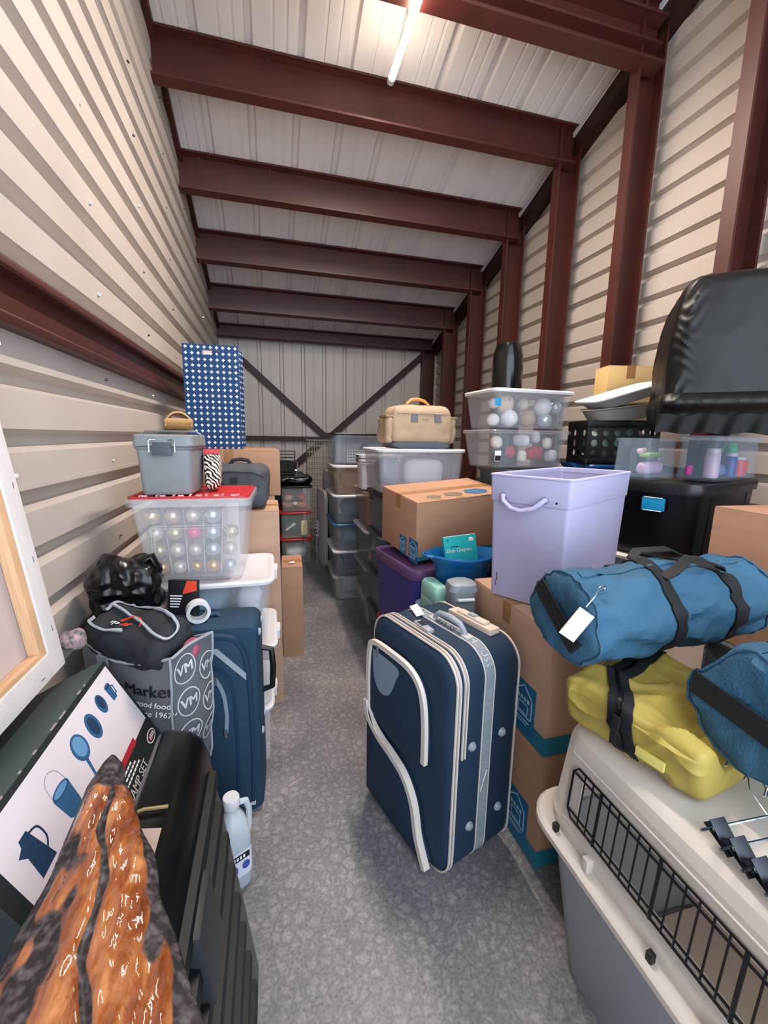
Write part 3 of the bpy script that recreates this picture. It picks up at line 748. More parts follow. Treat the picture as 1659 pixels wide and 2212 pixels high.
# ---- grey dry box on the ornament bin ------------------------------------------
def dry_box():
    w, d, h = .197, .25, .215
    t = empty('dry_box', (-.362, 1.78, 1.130), R(-3), 'grey plastic dry box with a wire latch, standing on the red lid', 'box')
    b = bm_(); loft(b, [ringz(w * .83, d * .84, .018, 0), ringz(w * .85, d * .86, .02, .006), ringz(w * .93, d * .94, .02, h - .055), ringz(w * .98, d * .98, .02, h - .05), ringz(w, d, .02, h - .044)]); obj('body', b, GREYP, t)
    b = bm_(); loft(b, [ringz(w, d, .02, h - .042), ringz(w + .004, d + .004, .02, h - .036), ringz(w, d, .02, h - .030), ringz(w, d, .02, h - .006), ringz(w * .95, d * .95, .02, h)]); obj('lid', b, GREYP, t)
    b = bm_(); box(b, (0, -d / 2 - .006, h - .042), (.062, .010, .030)); box(b, (0, -d / 2 - .009, h - .060), (.066, .008, .026)); lt_ = obj('latch', b, DGREYP, t, bevel=.004)
    b = bm_(); tube(b, [(-.036, -d / 2 - .006, h - .018), (-.042, -d / 2 - .009, h - .022), (-.042, -d / 2 - .009, h - .062), (-.036, -d / 2 - .010, h - .066)], .0022, 6); tube(b, [(.036, -d / 2 - .006, h - .018), (.042, -d / 2 - .009, h - .022), (.042, -d / 2 - .009, h - .062), (.036, -d / 2 - .010, h - .066)], .0022, 6)
    tube(b, [(-.036, -d / 2 - .006, h - .018), (-.02, -d / 2 - .004, h - .018)], .0022, 6); tube(b, [(.036, -d / 2 - .006, h - .018), (.02, -d / 2 - .004, h - .018)], .0022, 6)
    obj('wire_bail', b, CHROME, lt_)
    b = bm_(); tube(b, [(-w / 2, 0, h - .02), (-w / 2 - .006, 0, h + .0), (-w / 2 + .01, .0, h + .012), (0, 0, h + .012), (w / 2 - .01, 0, h + .012), (w / 2 + .006, 0, h), (w / 2, 0, h - .02)], .004, 6)
    obj('carry_handle', b, GREYP, t)
dry_box()
# shoe-like cap with black strap resting on the dry box
t = empty('sandal', (-.345, 1.83, 1.358), R(12), 'tan and black sandal lying on top of the grey dry box', 'sandal')
s_ = Soft(.10, .17, .02, .009, .002, 20, 3, lambda P, n: (P.x, P.y, P.z + .03 * (P.y / .085) ** 2)); obj('sole', s_.mesh(n=10), M('tan cork', '#b98a55', .8, var=.1, vs=40), t)
b = bm_(); rings = []
for i in range(13):
    a = PI * i / 12; rings.append([(-.052 * math.cos(a) * k, y_, .018 + .058 * math.sin(a) * k) for y_, k in ((-.075, .9), (-.02, 1), (-.02, .93), (-.075, .83))])
loft(b, rings); obj('upper', b, M('tan leather', '#b48e5a', .7), t)
b = bm_(); rings = []
for i in range(13):
    a = PI * i / 12; rings.append([(-.050 * math.cos(a) * k, y_, .018 + .055 * math.sin(a) * k) for y_, k in ((-.01, .95), (.05, .9), (.05, .82), (-.01, .88))])
loft(b, rings); obj('strap', b, BLACKP, t)
# zebra striped bag between
ZEB = M('zebra cloth', '#e8e2dc', .8); N_, L_, B_ = nodes_of(ZEB)
wv = N_.new('ShaderNodeTexWave'); wv.inputs['Scale'].default_value = 34; wv.inputs['Distortion'].default_value = 7; wv.bands_direction = 'DIAGONAL'; cr = N_.new('ShaderNodeValToRGB'); cr.color_ramp.interpolation = 'CONSTANT'
cr.color_ramp.elements[0].color = lin('#16130f'); cr.color_ramp.elements[1].position = .5; cr.color_ramp.elements[1].color = lin('#ddd2c4')
tc = N_.new('ShaderNodeTexCoord'); L_.new(tc.outputs['Object'], wv.inputs[0]); L_.new(wv.outputs[0], cr.inputs[0]); L_.new(cr.outputs[0], B_.inputs['Base Color'])
t = empty('striped_pouch', (-.232, 1.86, 1.131), R(5), 'zebra striped pouch squeezed between the grey dry box and the grey duffel', 'pouch')
obj('body', Soft(.06, .12, .145, .025, .005, 20, 4).mesh(n=10), ZEB, t)
obj('band', boxr(-.028, .028, -.055, .055, .14, .158), REDP, t, label='red top band', bevel=.004)

# ---- grey duffel on the tall carton -----------------------------------------------
carton('tall cardboard box standing on end beside the left stack of bins', (-.160, 2.20, 0), 0, .38, .34, 1.0, CARD2)
sf = Soft(.25, .24, .205, .05, .006, 9, 7)
GDUF = M('charcoal duffel cloth', '#45474d', .85, var=.1, vs=8, bump=.2, bs=300)
t = empty('duffel_bag', (-.140, 2.16, 1.006), R(-4), 'charcoal grey duffel bag standing on the tall cardboard box', 'bag')
obj('body', sf.mesh(n=18), GDUF, t)
b = sf.strap([(-.95, -1, .55), (-.3, -1, .72), (.5, -1, .66), (.95, -1, .45)], 2, .05, .004); obj('zip_flap', b, M('dark grey trim', '#26282d', .8), t)
b = bm_(); box(b, (-.02, -.125, .135), (.032, .004, .030)); obj('patch', b, M('dark grey trim', '#26282d', .8), t, label='small black square patch')
b = bm_(); tube(b, [(-.05, -.02, .200), (-.035, -.02, .222), (.0, -.02, .228), (.035, -.02, .222), (.05, -.02, .200)], .009, 8); obj('handle', b, M('dark grey trim', '#26282d', .8), t)

# ---- laundry tote with circles ------------------------------------------------------
DOT = M('blue circle print', '#15578f', .7); N_, L_, B_ = nodes_of(DOT)
uv = N_.new('ShaderNodeUVMap'); uv.uv_map = 'UVMap'; mp = N_.new('ShaderNodeVectorMath'); mp.operation = 'SCALE'; mp.inputs[3].default_value = 1 / .0335
fr = N_.new('ShaderNodeVectorMath'); fr.operation = 'FRACTION'; sb = N_.new('ShaderNodeVectorMath'); sb.operation = 'SUBTRACT'; sb.inputs[1].default_value = (.5, .5, 0)
ln = N_.new('ShaderNodeVectorMath'); ln.operation = 'LENGTH'; gt = N_.new('ShaderNodeMath'); gt.operation = 'GREATER_THAN'; gt.inputs[1].default_value = .528
sx = N_.new('ShaderNodeVectorMath'); sx.operation = 'MULTIPLY'; sx.inputs[1].default_value = (1, 1, 0)
mx = N_.new('ShaderNodeMix'); mx.data_type = 'RGBA'; mx.inputs[6].default_value = lin('#0a3763'); mx.inputs[7].default_value = lin('#d9dde6')
L_.new(uv.outputs[0], mp.inputs[0]); L_.new(mp.outputs[0], fr.inputs[0]); L_.new(fr.outputs[0], sb.inputs[0]); L_.new(sb.outputs[0], sx.inputs[0]); L_.new(sx.outputs[0], ln.inputs[0])
L_.new(ln.outputs[1], gt.inputs[0]); L_.new(gt.outputs[0], mx.inputs[0]); L_.new(mx.outputs[2], B_.inputs['Base Color'])
carton('cardboard box under the blue circle-patterned tote, behind the grey duffel', (-.24, 2.82, 1.0), R(2), .56, .56, .262, CARD, seam='y')
carton('cardboard box on the floor against the left wall, under the one carrying the tote', (-.255, 2.80, 0), 0, .54, .50, .999, CARD2)
t = empty('laundry_tote', (-.312, 2.82, 1.266), (0, 0, R(-3)), 'tall upright tote printed with blue circles and white stars', 'tote')
w, d, h = .305, .21, .585
b = bm_()
def slab_with_slot(y0, y1):
    """front or back sheet with a hand slot"""
    xs = [-w / 2, -.048, .048, w / 2]; zs = [0, h - .055, h - .028, h]
    for i in range(3):
        for j in range(3):
            if i == 1 and j == 1: continue
            box(b, ((xs[i] + xs[i + 1]) / 2, (y0 + y1) / 2, (zs[j] + zs[j + 1]) / 2), (xs[i + 1] - xs[i], y1 - y0, zs[j + 1] - zs[j]))
slab_with_slot(-d / 2, -d / 2 + .004); slab_with_slot(d / 2 - .004, d / 2)
obj('panel', b, DOT, t)
b = bm_()
for s_ in (-1, 1):
    loft(b, [[(s_ * w / 2, -d / 2 + .001, z), (s_ * (w / 2 - .018), 0, z), (s_ * w / 2, d / 2 - .001, z), (s_ * (w / 2 - .004), d / 2 - .001, z), (s_ * (w / 2 - .022), 0, z), (s_ * (w / 2 - .004), -d / 2 + .001, z)] for z in (0, h)])
obj('side_gusset', b, DOT, t)
obj('base', boxr(-w / 2 + .004, w / 2 - .004, -d / 2 + .004, d / 2 - .004, 0, .006), DOT, t)
b = bm_(); box(b, (-.02, -d / 2 + .012, h - .042), (.05, .003, .022)); obj('care_label', b, M('pinkish label', '#e6c9c0', .7), t)

# ---- small carton at the aisle ----------------------------------------------------------
carton('narrow cardboard box standing on end in the aisle beside the tall box', (.108, 2.62, 0), R(-2), .125, .26, .575, CARD, seam='x')
lump('paper_scrap', 'paper', 'torn white paper scrap on top of the narrow cardboard box', (.105, 2.55, .5765), (.045, .02, .012), WHITEP, seed=3, amp=.003, n=5)

# ---- far left back: bins with red lids, black bag, chair frame, wire grids, folding tables --------------
bx = .235
tote('clear bin with a red lid on the floor at the back, holding white cloth', (bx, 4.62, 0), 0, .33, .40, .275, CLEAR, REDP, taper=.9)
tote('clear red-lidded bin at the back, holding green cloth and a yellow oval', (bx, 4.62, .276), 0, .33, .40, .285, CLEAR, REDP, taper=.9)
tote('dark-lidded bin of brown leather scraps, on top of the red-lidded bins at the back', (bx + .01, 4.62, .562), 0, .33, .40, .27, CLEAR, BLACKP, taper=.9)
lump('cloth_bundle', 'cloth', 'white cloth inside the lowest red-lidded bin', (bx, 4.60, .014), (.26, .30, .19), M('off white cloth', '#cfcad2', .9), seed=11, amp=.02)
lump('cloth_bundle', 'cloth', 'dark green cloth inside the upper red-lidded bin', (bx - .02, 4.62, .290), (.24, .28, .20), M('dark green cloth', '#1f4d45', .9, var=.15, vs=15), seed=12, amp=.02)
lump('padded_oval', 'sponge', 'pale yellow oval sponge against the front of the upper red-lidded bin', (bx + .085, 4.468, .304), (.07, .03, .16), M('pale yellow foam', '#d9cd8a', .8), seed=1, amp=0, r=.034)
lump('cloth_bundle', 'cloth', 'white strip of cloth lying slantwise in the upper red-lidded bin', (bx - .05, 4.455, .38), (.15, .03, .05), M('off white cloth', '#cfcad2', .9), rot=0, seed=14, amp=.01).rotation_euler = (0, R(-38), 0)
for i, (x_, z_, c_, nm, s_) in enumerate(((-.08, .58, '#8a5a3c', 'brown', (.13, .1, .09)), (.07, .58, '#a5694f', 'reddish brown', (.12, .1, .08)), (-.06, .665, '#b98a70', 'pale tan', (.14, .1, .08)), (.07, .67, '#b4553c', 'rust', (.13, .1, .08)), (0, .615, '#e0d6cc', 'cream', (.05, .06, .05)))):
    lump('leather_scrap', 'leather', '%s leather scrap in the dark-lidded bin at the back' % nm, (bx + x_, 4.545 + (.0 if i < 4 else -.045), z_), s_, M(nm + ' leather', c_, .7, var=.15, vs=20), seed=20 + i, amp=.006, rot=i * .6, n=7)
t = empty('bin_bag', (.23, 4.64, .853), 0, 'black plastic bag slumped on the dark-lidded bin at the back', 'bag'); obj('body', Soft(.36, .34, .07, .03, .014, 9, 5).mesh(n=14), BLACKGLOSS, t)
# black bag at the left of that stack
t = empty('backpack', (-.06, 4.60, 0), 0, 'black upright bag between the tall cardboard box and the red-lidded bins', 'bag'); obj('body', Soft(.17, .30, .82, .06, .008, 6, 9).mesh(n=14), M('black cloth', '#121317', .8), t)
b = bm_(); tube(b, [(-.04, -.05, .81), (-.04, -.05, .86), (.04, -.05, .86), (.04, -.05, .81)], .008, 6); obj('handle', b, BLACKP, t)
# folded chair with a chrome frame
t = empty('folding_chair', (.13, 4.86, .925), (R(-8), 0, 0), 'folded black chair with a thin chrome frame on top of the back bins', 'chair')
b = bm_(); tube(b, [(-.15, 0, 0), (-.155, 0, .13), (-.11, 0, .135), (-.07, 0, .155), (.07, 0, .155), (.11, 0, .135), (.155, 0, .13), (.15, 0, 0)], .007, 8); obj('frame', b, CHROME, t)
for s_ in (-1, 1): obj('crossbar', boxr(*(sorted((s_ * .15, s_ * .05))), -.006, .006, .035, .047), CHROME, t)
obj('backrest', Soft(.26, .03, .13, .02, .003, 9, 3).mesh(n=8), M('black cloth', '#121317', .8), t, loc=(0, .0, .01))
t = empty('slatted_rack', (.13, 5.0, .92), 0, 'small black slatted rack standing behind the folded chair', 'rack')
for s_ in (-1, 1): obj('post', boxr(s_ * .135 - .006, s_ * .135 + .006, -.01, .01, 0, .26), BLACKP, t)
for k in range(5): obj('slat', boxr(-.13, .13, -.008, .008, .10 + k * .036, .112 + k * .036), BLACKP, t, rot=(0, 0, 0))
tote('black tote on the floor behind the red-lidded bins, carrying the slatted rack', (.16, 5.07, 0), 0, .40, .36, .918, BLACKP, BLACKP, taper=.94)
# wire grids
def wire_crate(label, x, y, z, w, d, h, cell=.055):
    t = empty('wire_crate', (x, y, z), R(-4), label, 'crate', 'wire grid crates at the back')
    def panel(o, u, nu, v, nv):
        b = bm_(); U = Vector(u); V = Vector(v); O = Vector(o)
        for i in range(nu + 1): p = O + U * i / nu; cyl(b, p, p + V, .0032, 5)
        for j in range(nv + 1): p = O + V * j / nv; cyl(b, p, p + U, .0048, 5)
        o_ = obj('wire_panel', b, M('dull zinc wire', '#8b8a7c', .5, .3), t); return o_
    nw = max(2, round(w / .03)); nh = round(h / .07)
    panel((-w / 2, -d / 2, 0), (w, 0, 0), nw, (0, 0, h), nh); panel((-w / 2, d / 2, 0), (w, 0, 0), nw, (0, 0, h), nh)
    panel((-w / 2, -d / 2, 0), (0, d, 0), nw, (0, 0, h), nh); panel((w / 2, -d / 2, 0), (0, d, 0), nw, (0, 0, h), nh)
wire_crate('tall zinc wire grid crate standing at the back end of the aisle', .565, 5.03, 0, .32, .28, 1.30)
# folding tables on edge
def folding_table(label, x, y, ang, L, H, mat, matb):
    t = empty('folding_table', (x, y, 0), R(ang), label, 'table', 'folded tables standing on edge at the back')
    def top(x0, x1):
        rr = [(a, c + H / 2) for a, c in rrect(L, H, .09, 6)]; b = bm_(); loft(b, [[(xx, a, c) for a, c in rr] for xx in (x0, x0 + .004, x1 - .004, x1)]); return b
    obj('table_top', top(-.028, .0), mat, t); b = bm_()
    tube(b, [(.014, -L * .38, .10), (.014, -L * .38, H - .12), (.014, L * .38, H - .12), (.014, L * .38, .10)], .010, 8); obj('leg', b, matb, t)
    b = bm_(); rr = [(a, c + H / 2) for a, c in rrect(L, H, .09, 6)]; tube(b, [(-.014, a, c) for a, c in rr], .008, 6, closed=True); obj('edge_trim', b, M('tan edge trim', '#a99c8b', .6), t)
folding_table('folded table with a grey top standing on edge, nearest the bin columns', .600, 4.42, 7, .52, .985, M('light grey laminate', '#b9bcc4', .5), BLACKP)
folding_table('lower folded table with a grey top standing on edge beside the wire crate', .515, 4.40, 7, .38, .80, M('light grey laminate', '#b9bcc4', .5), BLACKP)
t = empty('cord_coil', (.445, 4.40, .0), 0, 'loose white cord coil hanging beside the yellow oval sponge', 'cord')
b = bm_(); rnd = random.Random(3); tube(b, [(.02 * math.cos(a * 1.9) + rnd.uniform(-.004, .004), -.01, .30 + .16 * a / 14 + .018 * math.sin(a * 1.9)) for a in range(15)], .004, 5); tube(b, [(.0, -.005, 0), (.0, -.005, .30)], .003, 5); obj('loops', b, WHITEP, t)

# ---- near left: picture canvas, camp-set box, supports ------------------------------------
CANV = M('primed canvas', '#cfc9c8', .85, var=.04, vs=20, bump=.25, bs=400); WOOD = M('pine stretcher', '#c9a079', .7, var=.14, vs=5, stretch=(30, 2, 2), bump=.1, bs=40)
t = empty('canvas_frame', (-.497, 1.115, .795), (0, R(-6.5), 0), 'white stretched canvas seen from its wooden back, leaning on the left wall', 'canvas')
H_, Ln, fw, th = .70, .86, .055, .032
def bar(name, y0, y1, z0, z1, mat, x0=-.03, x1=0.0): return obj(name, boxr(x0, x1, y0, y1, z0, z1), mat, t, bevel=.003)
bar('canvas_edge', -fw, 0, 0, H_, CANV); bar('canvas_edge', -Ln, -fw, 0, fw, CANV); bar('canvas_edge', -Ln, -fw, H_ - fw, H_, CANV); bar('canvas_edge', -Ln - fw, -Ln, 0, H_, CANV)
bar('stretcher_bar', -fw - .026, -fw, fw, H_ - fw, WOOD, -.028, -.004); bar('stretcher_bar', -Ln, -fw - .026, fw, fw + .012, WOOD, -.028, -.004); bar('stretcher_bar', -Ln, -fw - .026, H_ - fw - .026, H_ - fw, WOOD, -.028, -.004)
obj('canvas_sheet', boxr(-.034, -.029, -Ln, -.01, .01, H_ - .01), M('raw canvas back', '#b9a7a4', .9, var=.04), t)
b = bm_()
for k in range(4): box(b, (.0004, -.018, .10 + k * .17), (.0008, .002, .014)); box(b, (.0004, -.10 - k * .20, .016), (.0008, .014, .002))
obj('staples', b, M('grey staple', '#7f8a90', .4, .5), t)['kind'] = 'stuff'
lump('storage_bin', 'bin', 'dark tote under the camp-set box by the left wall', (-.475, .78, 0), (.25, .54, .45), DGREYP, amp=0, r=.03)
tote('black storage tote hidden under the shopping bag by the left wall', (-.355, 1.252, 0), R(-31), .30, .15, .378, BLACKP, BLACKP, taper=.92)

def camp_box():
    # local: x along the length (towards the door = -Y world), front face = -y local turned to the aisle and tilted up
    w, d, h = .53, .20, .255
    t = empty('camp_set_box', (-.303, .858, .560), (R(-27), 0, R(90)), 'black and white printed cookware carton tilted against the left wall', 'box')
    BK = M('black coated card', '#1b2124', .55, var=.05, bump=.05, bs=60)
    TOP = M('dark green grey card', '#3f4a4b', .6, var=.05)
    # front face lies on local y=0, body extends to +y (wall)
    # local x+ = world +Y
    b = bm_(); box(b, (0, d / 2, h / 2), (w, d, h)); obj('body', b, BK, t, bevel=.002)
    obj('lid_flap', boxr(-w / 2, w / 2, .0, d, h, h + .003), TOP, t)
    f = lambda u, v, tt: (u, -tt, v)
    wp = decal(t, 'white_panel', [[(-w / 2 + .03, h * .27), (w / 2 - .012, h * .27), (w / 2 - .012, h - .012), (-w / 2 + .03, h - .012)]], M('white printed card', '#cdc4ca', .6, var=.03), f, .0002, .0008, 'white picture panel')
    decal(t, 'red_stripe', [[(-.04, h * .255), (w / 2 - .10, h * .255), (w / 2 - .10, h * .315), (-.04, h * .315)]], M('red print', '#a3202c', .6), f, .001, .0014)
    EN = M('enamel blue print', '#2d567c', .5); END = M('enamel dark blue print', '#1e3450', .5); ENR = M('enamel light blue print', '#5e8bb0', .5)
    cz = h * .63
    ctr = {'kettle': (-.182, cz - .004, .66), 'pot': (-.078, cz - .008, .74), 'pan': (.018, cz, .84), 'plate': (.090, cz + .022, .76), 'bowl': (.154, cz + .035, .84), 'mug': (.207, cz + .03, .9)}
    def g(mat, outs, nm, t0=.0012):
        k = nm.split('_')[1]; cu_, cv_, s_ = ctr[k]; sh = {'plate': (.002, .010), 'bowl': (.004, .010), 'mug': (.005, .009), 'kettle': (.004, -.004), 'pot': (.004, .0), 'pan': (.004, .004)}[k]
        return decal(t, nm, [[(cu_ + (u - cu_) * s_ + sh[0], cv_ + (v - cv_) * s_ + sh[1]) for u, v in o_] for o_ in outs], mat, f, .0009, t0)
    # pictures stand upright when seen with the box end to the door on the left; u grows to the back
    cz = h * .63
    g(END, [[(-.215, cz - .05), (-.150, cz - .05), (-.165, cz + .04), (-.168, cz + .055), (-.198, cz + .055), (-.203, cz + .04), (-.225, cz + .03), (-.208, cz + .012)]] + outline_strip(wire_path(None, [(-.166, cz + .045), (-.140, cz + .035), (-.138, cz + .0), (-.156, cz - .02)], 4), .005, False), 'printed_kettle')
    g(EN, [[(-.115, cz + .02), (-.108, cz - .04), (-.095, cz - .052), (-.062, cz - .052), (-.050, cz - .04), (-.042, cz + .02)], ellipse(-.078, cz + .022, .036, .013)], 'printed_pot')
    g(M('grey ink line', '#8f8a92', .6), outline_strip(wire_path(None, [(-.112, cz + .02), (-.105, cz + .06), (-.078, cz + .075), (-.052, cz + .06), (-.045, cz + .02)], 5), .0015, False), 'printed_pot_handle')
    g(ENR, [ellipse(-.078, cz + .022, .029, .009)], 'printed_pot_inside', .0014)
    g(EN, [ellipse(.02, cz + .025, .030, .034)] + [[(.008, cz - .005), (.018, cz - .008), (.0, cz - .075), (-.006, cz - .073)]], 'printed_pan')
    g(ENR, [ellipse(.021, cz + .027, .022, .026)], 'printed_pan_inside', .0014)
    g(EN, [ellipse(.088, cz + .012, .029, .040)], 'printed_plate'); g(END, [ellipse(.088, cz + .012, .019, .029)], 'printed_plate_well', .0014)
    g(EN, [ellipse(.150, cz + .025, .021, .028)], 'printed_bowl'); g(END, [ellipse(.151, cz + .028, .014, .020)], 'printed_bowl_inside', .0014)
    g(EN, [[(.190, cz + .0), (.214, cz + .0), (.217, cz + .042), (.188, cz + .042)], ellipse(.2025, cz + .042, .0145, .006)] + outline_strip([(.214, cz + .034), (.224, cz + .03), (.222, cz + .01), (.214, cz + .008)], .004, False), 'printed_mug')
    lettering(t, 'SIERRA CAMP SET', .028, f, INKWHITE, cu=.04, cv=h * .065, bold=.0004, t=.0012)
    for k in range(3): decal(t, 'printed_text_line', [rect(.02 + j * .013, .030 + j * .013, h * .135 + k * .010, h * .135 + k * .010 + .004) for j in range(9 - k)], INKWHITE, f, .0003, .001)
    decal(t, 'oval_badge', [ellipse(w / 2 - .04, h * .12, .026, .014)], INKWHITE, f, .0003, .001); decal(t, 'oval_badge', [ellipse(w / 2 - .04, h * .12, .023, .0115)], M('dark maroon print', '#5d2038', .6), f, .001, .0013)
    decal(t, 'badge_mark', [rect(w / 2 - .052 + k * .008, w / 2 - .048 + k * .008, h * .12 - .005, h * .12 + .005) for k in range(4)], INKWHITE, f, .0013, .0016)
    b = bm_()
    for k in range(7): box(b, (-w / 2 + .10 + k * .055 + .02 * math.sin(k * 3), .0, h + .002), (.016 + .010 * math.sin(k * 5), .003, .003))
    obj('torn_edge', b, M('torn grey card', '#8a8580', .9), t)['kind'] = 'stuff'
camp_box()

# ---- black ribbed utility case and the wood slab on it ---------------------------------------
def ribbed_case():
    t = empty('utility_case', (.012, .60, 0), 0, 'glossy black ribbed plastic case with recessed steps, beside the wooden slab', 'case')
    prof = [(-.262, 0), (-.270, .66), (-.262, .712), (-.250, .722), (-.200, .708), (-.178, .685), (-.164, .640), (-.078, .02), (-.085, 0)]
    b = bm_()
    def ring(y, s_=1.0): return [(-.19 + (x_ + .19) * s_, y, z_ * (1 if z_ < .01 else (1 - (1 - s_) * .4))) for x_, z_ in prof]
    loft(b, [ring(.33, .90), ring(.318, .97), ring(.30, 1), ring(-.30, 1), ring(-.33, .95)]); obj('shell', b, BLACKGLOSS, t, bevel=.004)
    # ribs lie along the sloping aisle face (x,z from (-.168,.64) to (-.085,.02))
    def sl(s_, off): # point on the sloping face
        P = Vector((-.164, .64)).lerp(Vector((-.078, .02)), s_); n = Vector((.62, .083)).normalized(); return P + n * off
    for k in range(8):
        s0 = .03 + k * .115; a = sl(s0, 0); c = sl(s0 + .055, 0); a1 = sl(s0 + .008, .013); c1 = sl(s0 + .047, .013); b = bm_()
        loft(b, [[(a.x, y, a.y), (a1.x, y, a1.y), (c1.x, y, c1.y), (c.x, y, c.y)] for y in (-.31, .285 - .01 * k)]); obj('rib', b, M('matt black rib', '#0b0c0e', .5, spec=.25), t)
    # stepped blocks
    for (y, s0, s1) in ((.02, .05, .30), (-.17, .16, .42)):
        b = bm_(); a = sl(s0, 0); c = sl(s1, 0); a1 = sl(s0 + .02, .022); c1 = sl(s1 - .02, .022)
        loft(b, [[(a.x, yy, a.y), (a1.x, yy, a1.y), (c1.x, yy, c1.y), (c.x, yy, c.y)] for yy in (y - .055, y + .055)]); obj('step_block', b, M('satin black plastic', '#23262a', .45), t, bevel=.004)
    b = bm_(); box(b, (-.232, .035, .7285), (.05, .06, .003)); obj('paper_label', b, M('tan paper', '#a08d84', .8, var=.1, vs=30), t, label='tan paper label on the top face', rot=(0, R(12), 0), loc=(-.152, 0, -.046))
    b = bm_(); tube(b, [(-.262, .085, .726), (-.235, .092, .728), (-.20, .10, .718)], .003, 6); obj('latch_bar', b, M('brass rod', '#8f7a52', .4, .5), t)
ribbed_case()

def wood_slab():
    t = empty('wood_slab', (0, 0, 0), 0, 'charred live-edge wooden slab under glossy orange resin, pointed end up', 'slab')
    L = []; n = 120; mcols = 70
    # centre line and widths measured in plan (x,y) with height z
    keys = [(.745, -.280, .020, .800), (.735, -.279, .036, .802), (.70, -.276, .056, .800), (.64, -.258, .084, .797), (.60, -.247, .100, .795), (.56, -.234, .122, .794), (.50, -.226, .148, .792), (.45, -.214, .176, .790), (.40, -.200, .205, .788), (.34, -.186, .235, .786), (.27, -.175, .26, .785), (.20, -.168, .28, .785)]
    def at_y(y):
        for a, c in zip(keys, keys[1:]):
            if c[0] <= y <= a[0]:
                f = (a[0] - y) / (a[0] - c[0]); return [a[k] + (c[k] - a[k]) * f for k in (1, 2, 3)]
        return keys[-1][1:]
    b = bm_(); grid = []; cl = b.verts.layers.float.new('resin')
    for i in range(n + 1):
        y = .745 - (.745 - .20) * (i / n); cx, wd, zz = at_y(y); wob = noise.noise(Vector((y * 14, 2, 0))) * .10; row = []
        for j in range(mcols + 1):
            s_ = -1 + 2 * j / mcols; x = cx + s_ * wd / 2 * (1 + wob * (1 if s_ > 0 else -.8))
            P = Vector((x * 22, y * 7, 3)); k = noise.noise(P); k2 = noise.noise(Vector((x * 60, y * 26, 9)))
            edge = 1 - abs(s_) - .12
            groove = abs(x - cx - .006 * math.sin(y * 40) - .004)
            m = edge * 1.5 + k * .75 + k2 * .30 - (.40 if s_ < 0 else .20); m = min(m, (groove - .0058 - .003 * k2) * 60 + .05)
            m = min(m, (.705 - y) * 16 - .6 + k * .8)
            m = max(-1, min(1, m * 4)); res = .5 + .5 * m
            ridge = 1 - abs(noise.noise(Vector((x * 75, y * 22, 1))))
            z = zz - .018 * abs(s_) ** 2.4 + res * (.002 + .0045 * ridge ** 2 + .003 * noise.noise(Vector((x * 120, y * 60, 4)))) + .0015 * noise.noise(Vector((x * 200, y * 200, 0)))
            v = b.verts.new((x, y, z)); v[cl] = res; row.append(v)
        grid.append(row)
    for i in range(n):
        for j in range(mcols): b.faces.new((grid[i][j], grid[i + 1][j], grid[i + 1][j + 1], grid[i][j + 1]))
    # sides and bottom
    bot = [[b.verts.new((r_[0].co.x + .006, r_[0].co.y, r_[0].co.z - .024)), b.verts.new((r_[-1].co.x - .006, r_[-1].co.y, r_[-1].co.z - .024))] for r_ in grid]
    for i in range(n):
        b.faces.new((grid[i][0], bot[i][0], bot[i + 1][0], grid[i + 1][0])); b.faces.new((grid[i][-1], grid[i + 1][-1], bot[i + 1][1], bot[i][1])); b.faces.new((bot[i][0], bot[i][1], bot[i + 1][1], bot[i + 1][0]))
    b.faces.new([*grid[0]][::-1] + [bot[0][0], bot[0][1]][:0]) if False else None
    WS = M('charred wood with resin', '#a3521c', .3); N_, L_, B_ = nodes_of(WS)
    at = N_.new('ShaderNodeAttribute'); at.attribute_name = 'resin'; ra = N_.new('ShaderNodeValToRGB'); ra.color_ramp.elements[0].position = .42; ra.color_ramp.elements[1].position = .58
    tc = N_.new('ShaderNodeTexCoord'); mp = N_.new('ShaderNodeMapping'); mp.inputs['Scale'].default_value = (60, 14, 30); nz = N_.new('ShaderNodeTexNoise'); nz.inputs['Scale'].default_value = 1; nz.inputs['Detail'].default_value = 5; nz.inputs['Distortion'].default_value = .6
    L_.new(tc.outputs['Object'], mp.inputs[0]); L_.new(mp.outputs[0], nz.inputs[0]); rc = N_.new('ShaderNodeValToRGB')
    rc.color_ramp.elements[0].position = .3; rc.color_ramp.elements[0].color = lin('#5c2812'); rc.color_ramp.elements[1].position = .72; rc.color_ramp.elements[1].color = lin('#b87a4c')
    e = rc.color_ramp.elements.new(.5); e.color = lin('#8c4d25'); L_.new(nz.outputs[0], rc.inputs[0])
    nb = N_.new('ShaderNodeTexNoise'); nb.inputs['Scale'].default_value = 90; rb = N_.new('ShaderNodeValToRGB'); rb.color_ramp.elements[0].position = .45; rb.color_ramp.elements[0].color = lin('#1d191b'); rb.color_ramp.elements[1].position = .75; rb.color_ramp.elements[1].color = lin('#585054')
    L_.new(tc.outputs['Object'], nb.inputs[0]); L_.new(nb.outputs[0], rb.inputs[0])
    mx = N_.new('ShaderNodeMix'); mx.data_type = 'RGBA'; L_.new(at.outputs['Fac'], ra.inputs[0]); L_.new(ra.outputs[0], mx.inputs[0]); L_.new(rb.outputs[0], mx.inputs[6]); L_.new(rc.outputs[0], mx.inputs[7]); L_.new(mx.outputs[2], B_.inputs['Base Color'])
    mr = N_.new('ShaderNodeMapRange'); mr.inputs[3].default_value = .55; mr.inputs[4].default_value = .10; L_.new(ra.outputs[0], mr.inputs[0]); L_.new(mr.outputs[0], B_.inputs['Roughness']); L_.new(ra.outputs[0], B_.inputs['Coat Weight'])
    obj('slab_body', b, WS, t, smooth=80)
wood_slab()

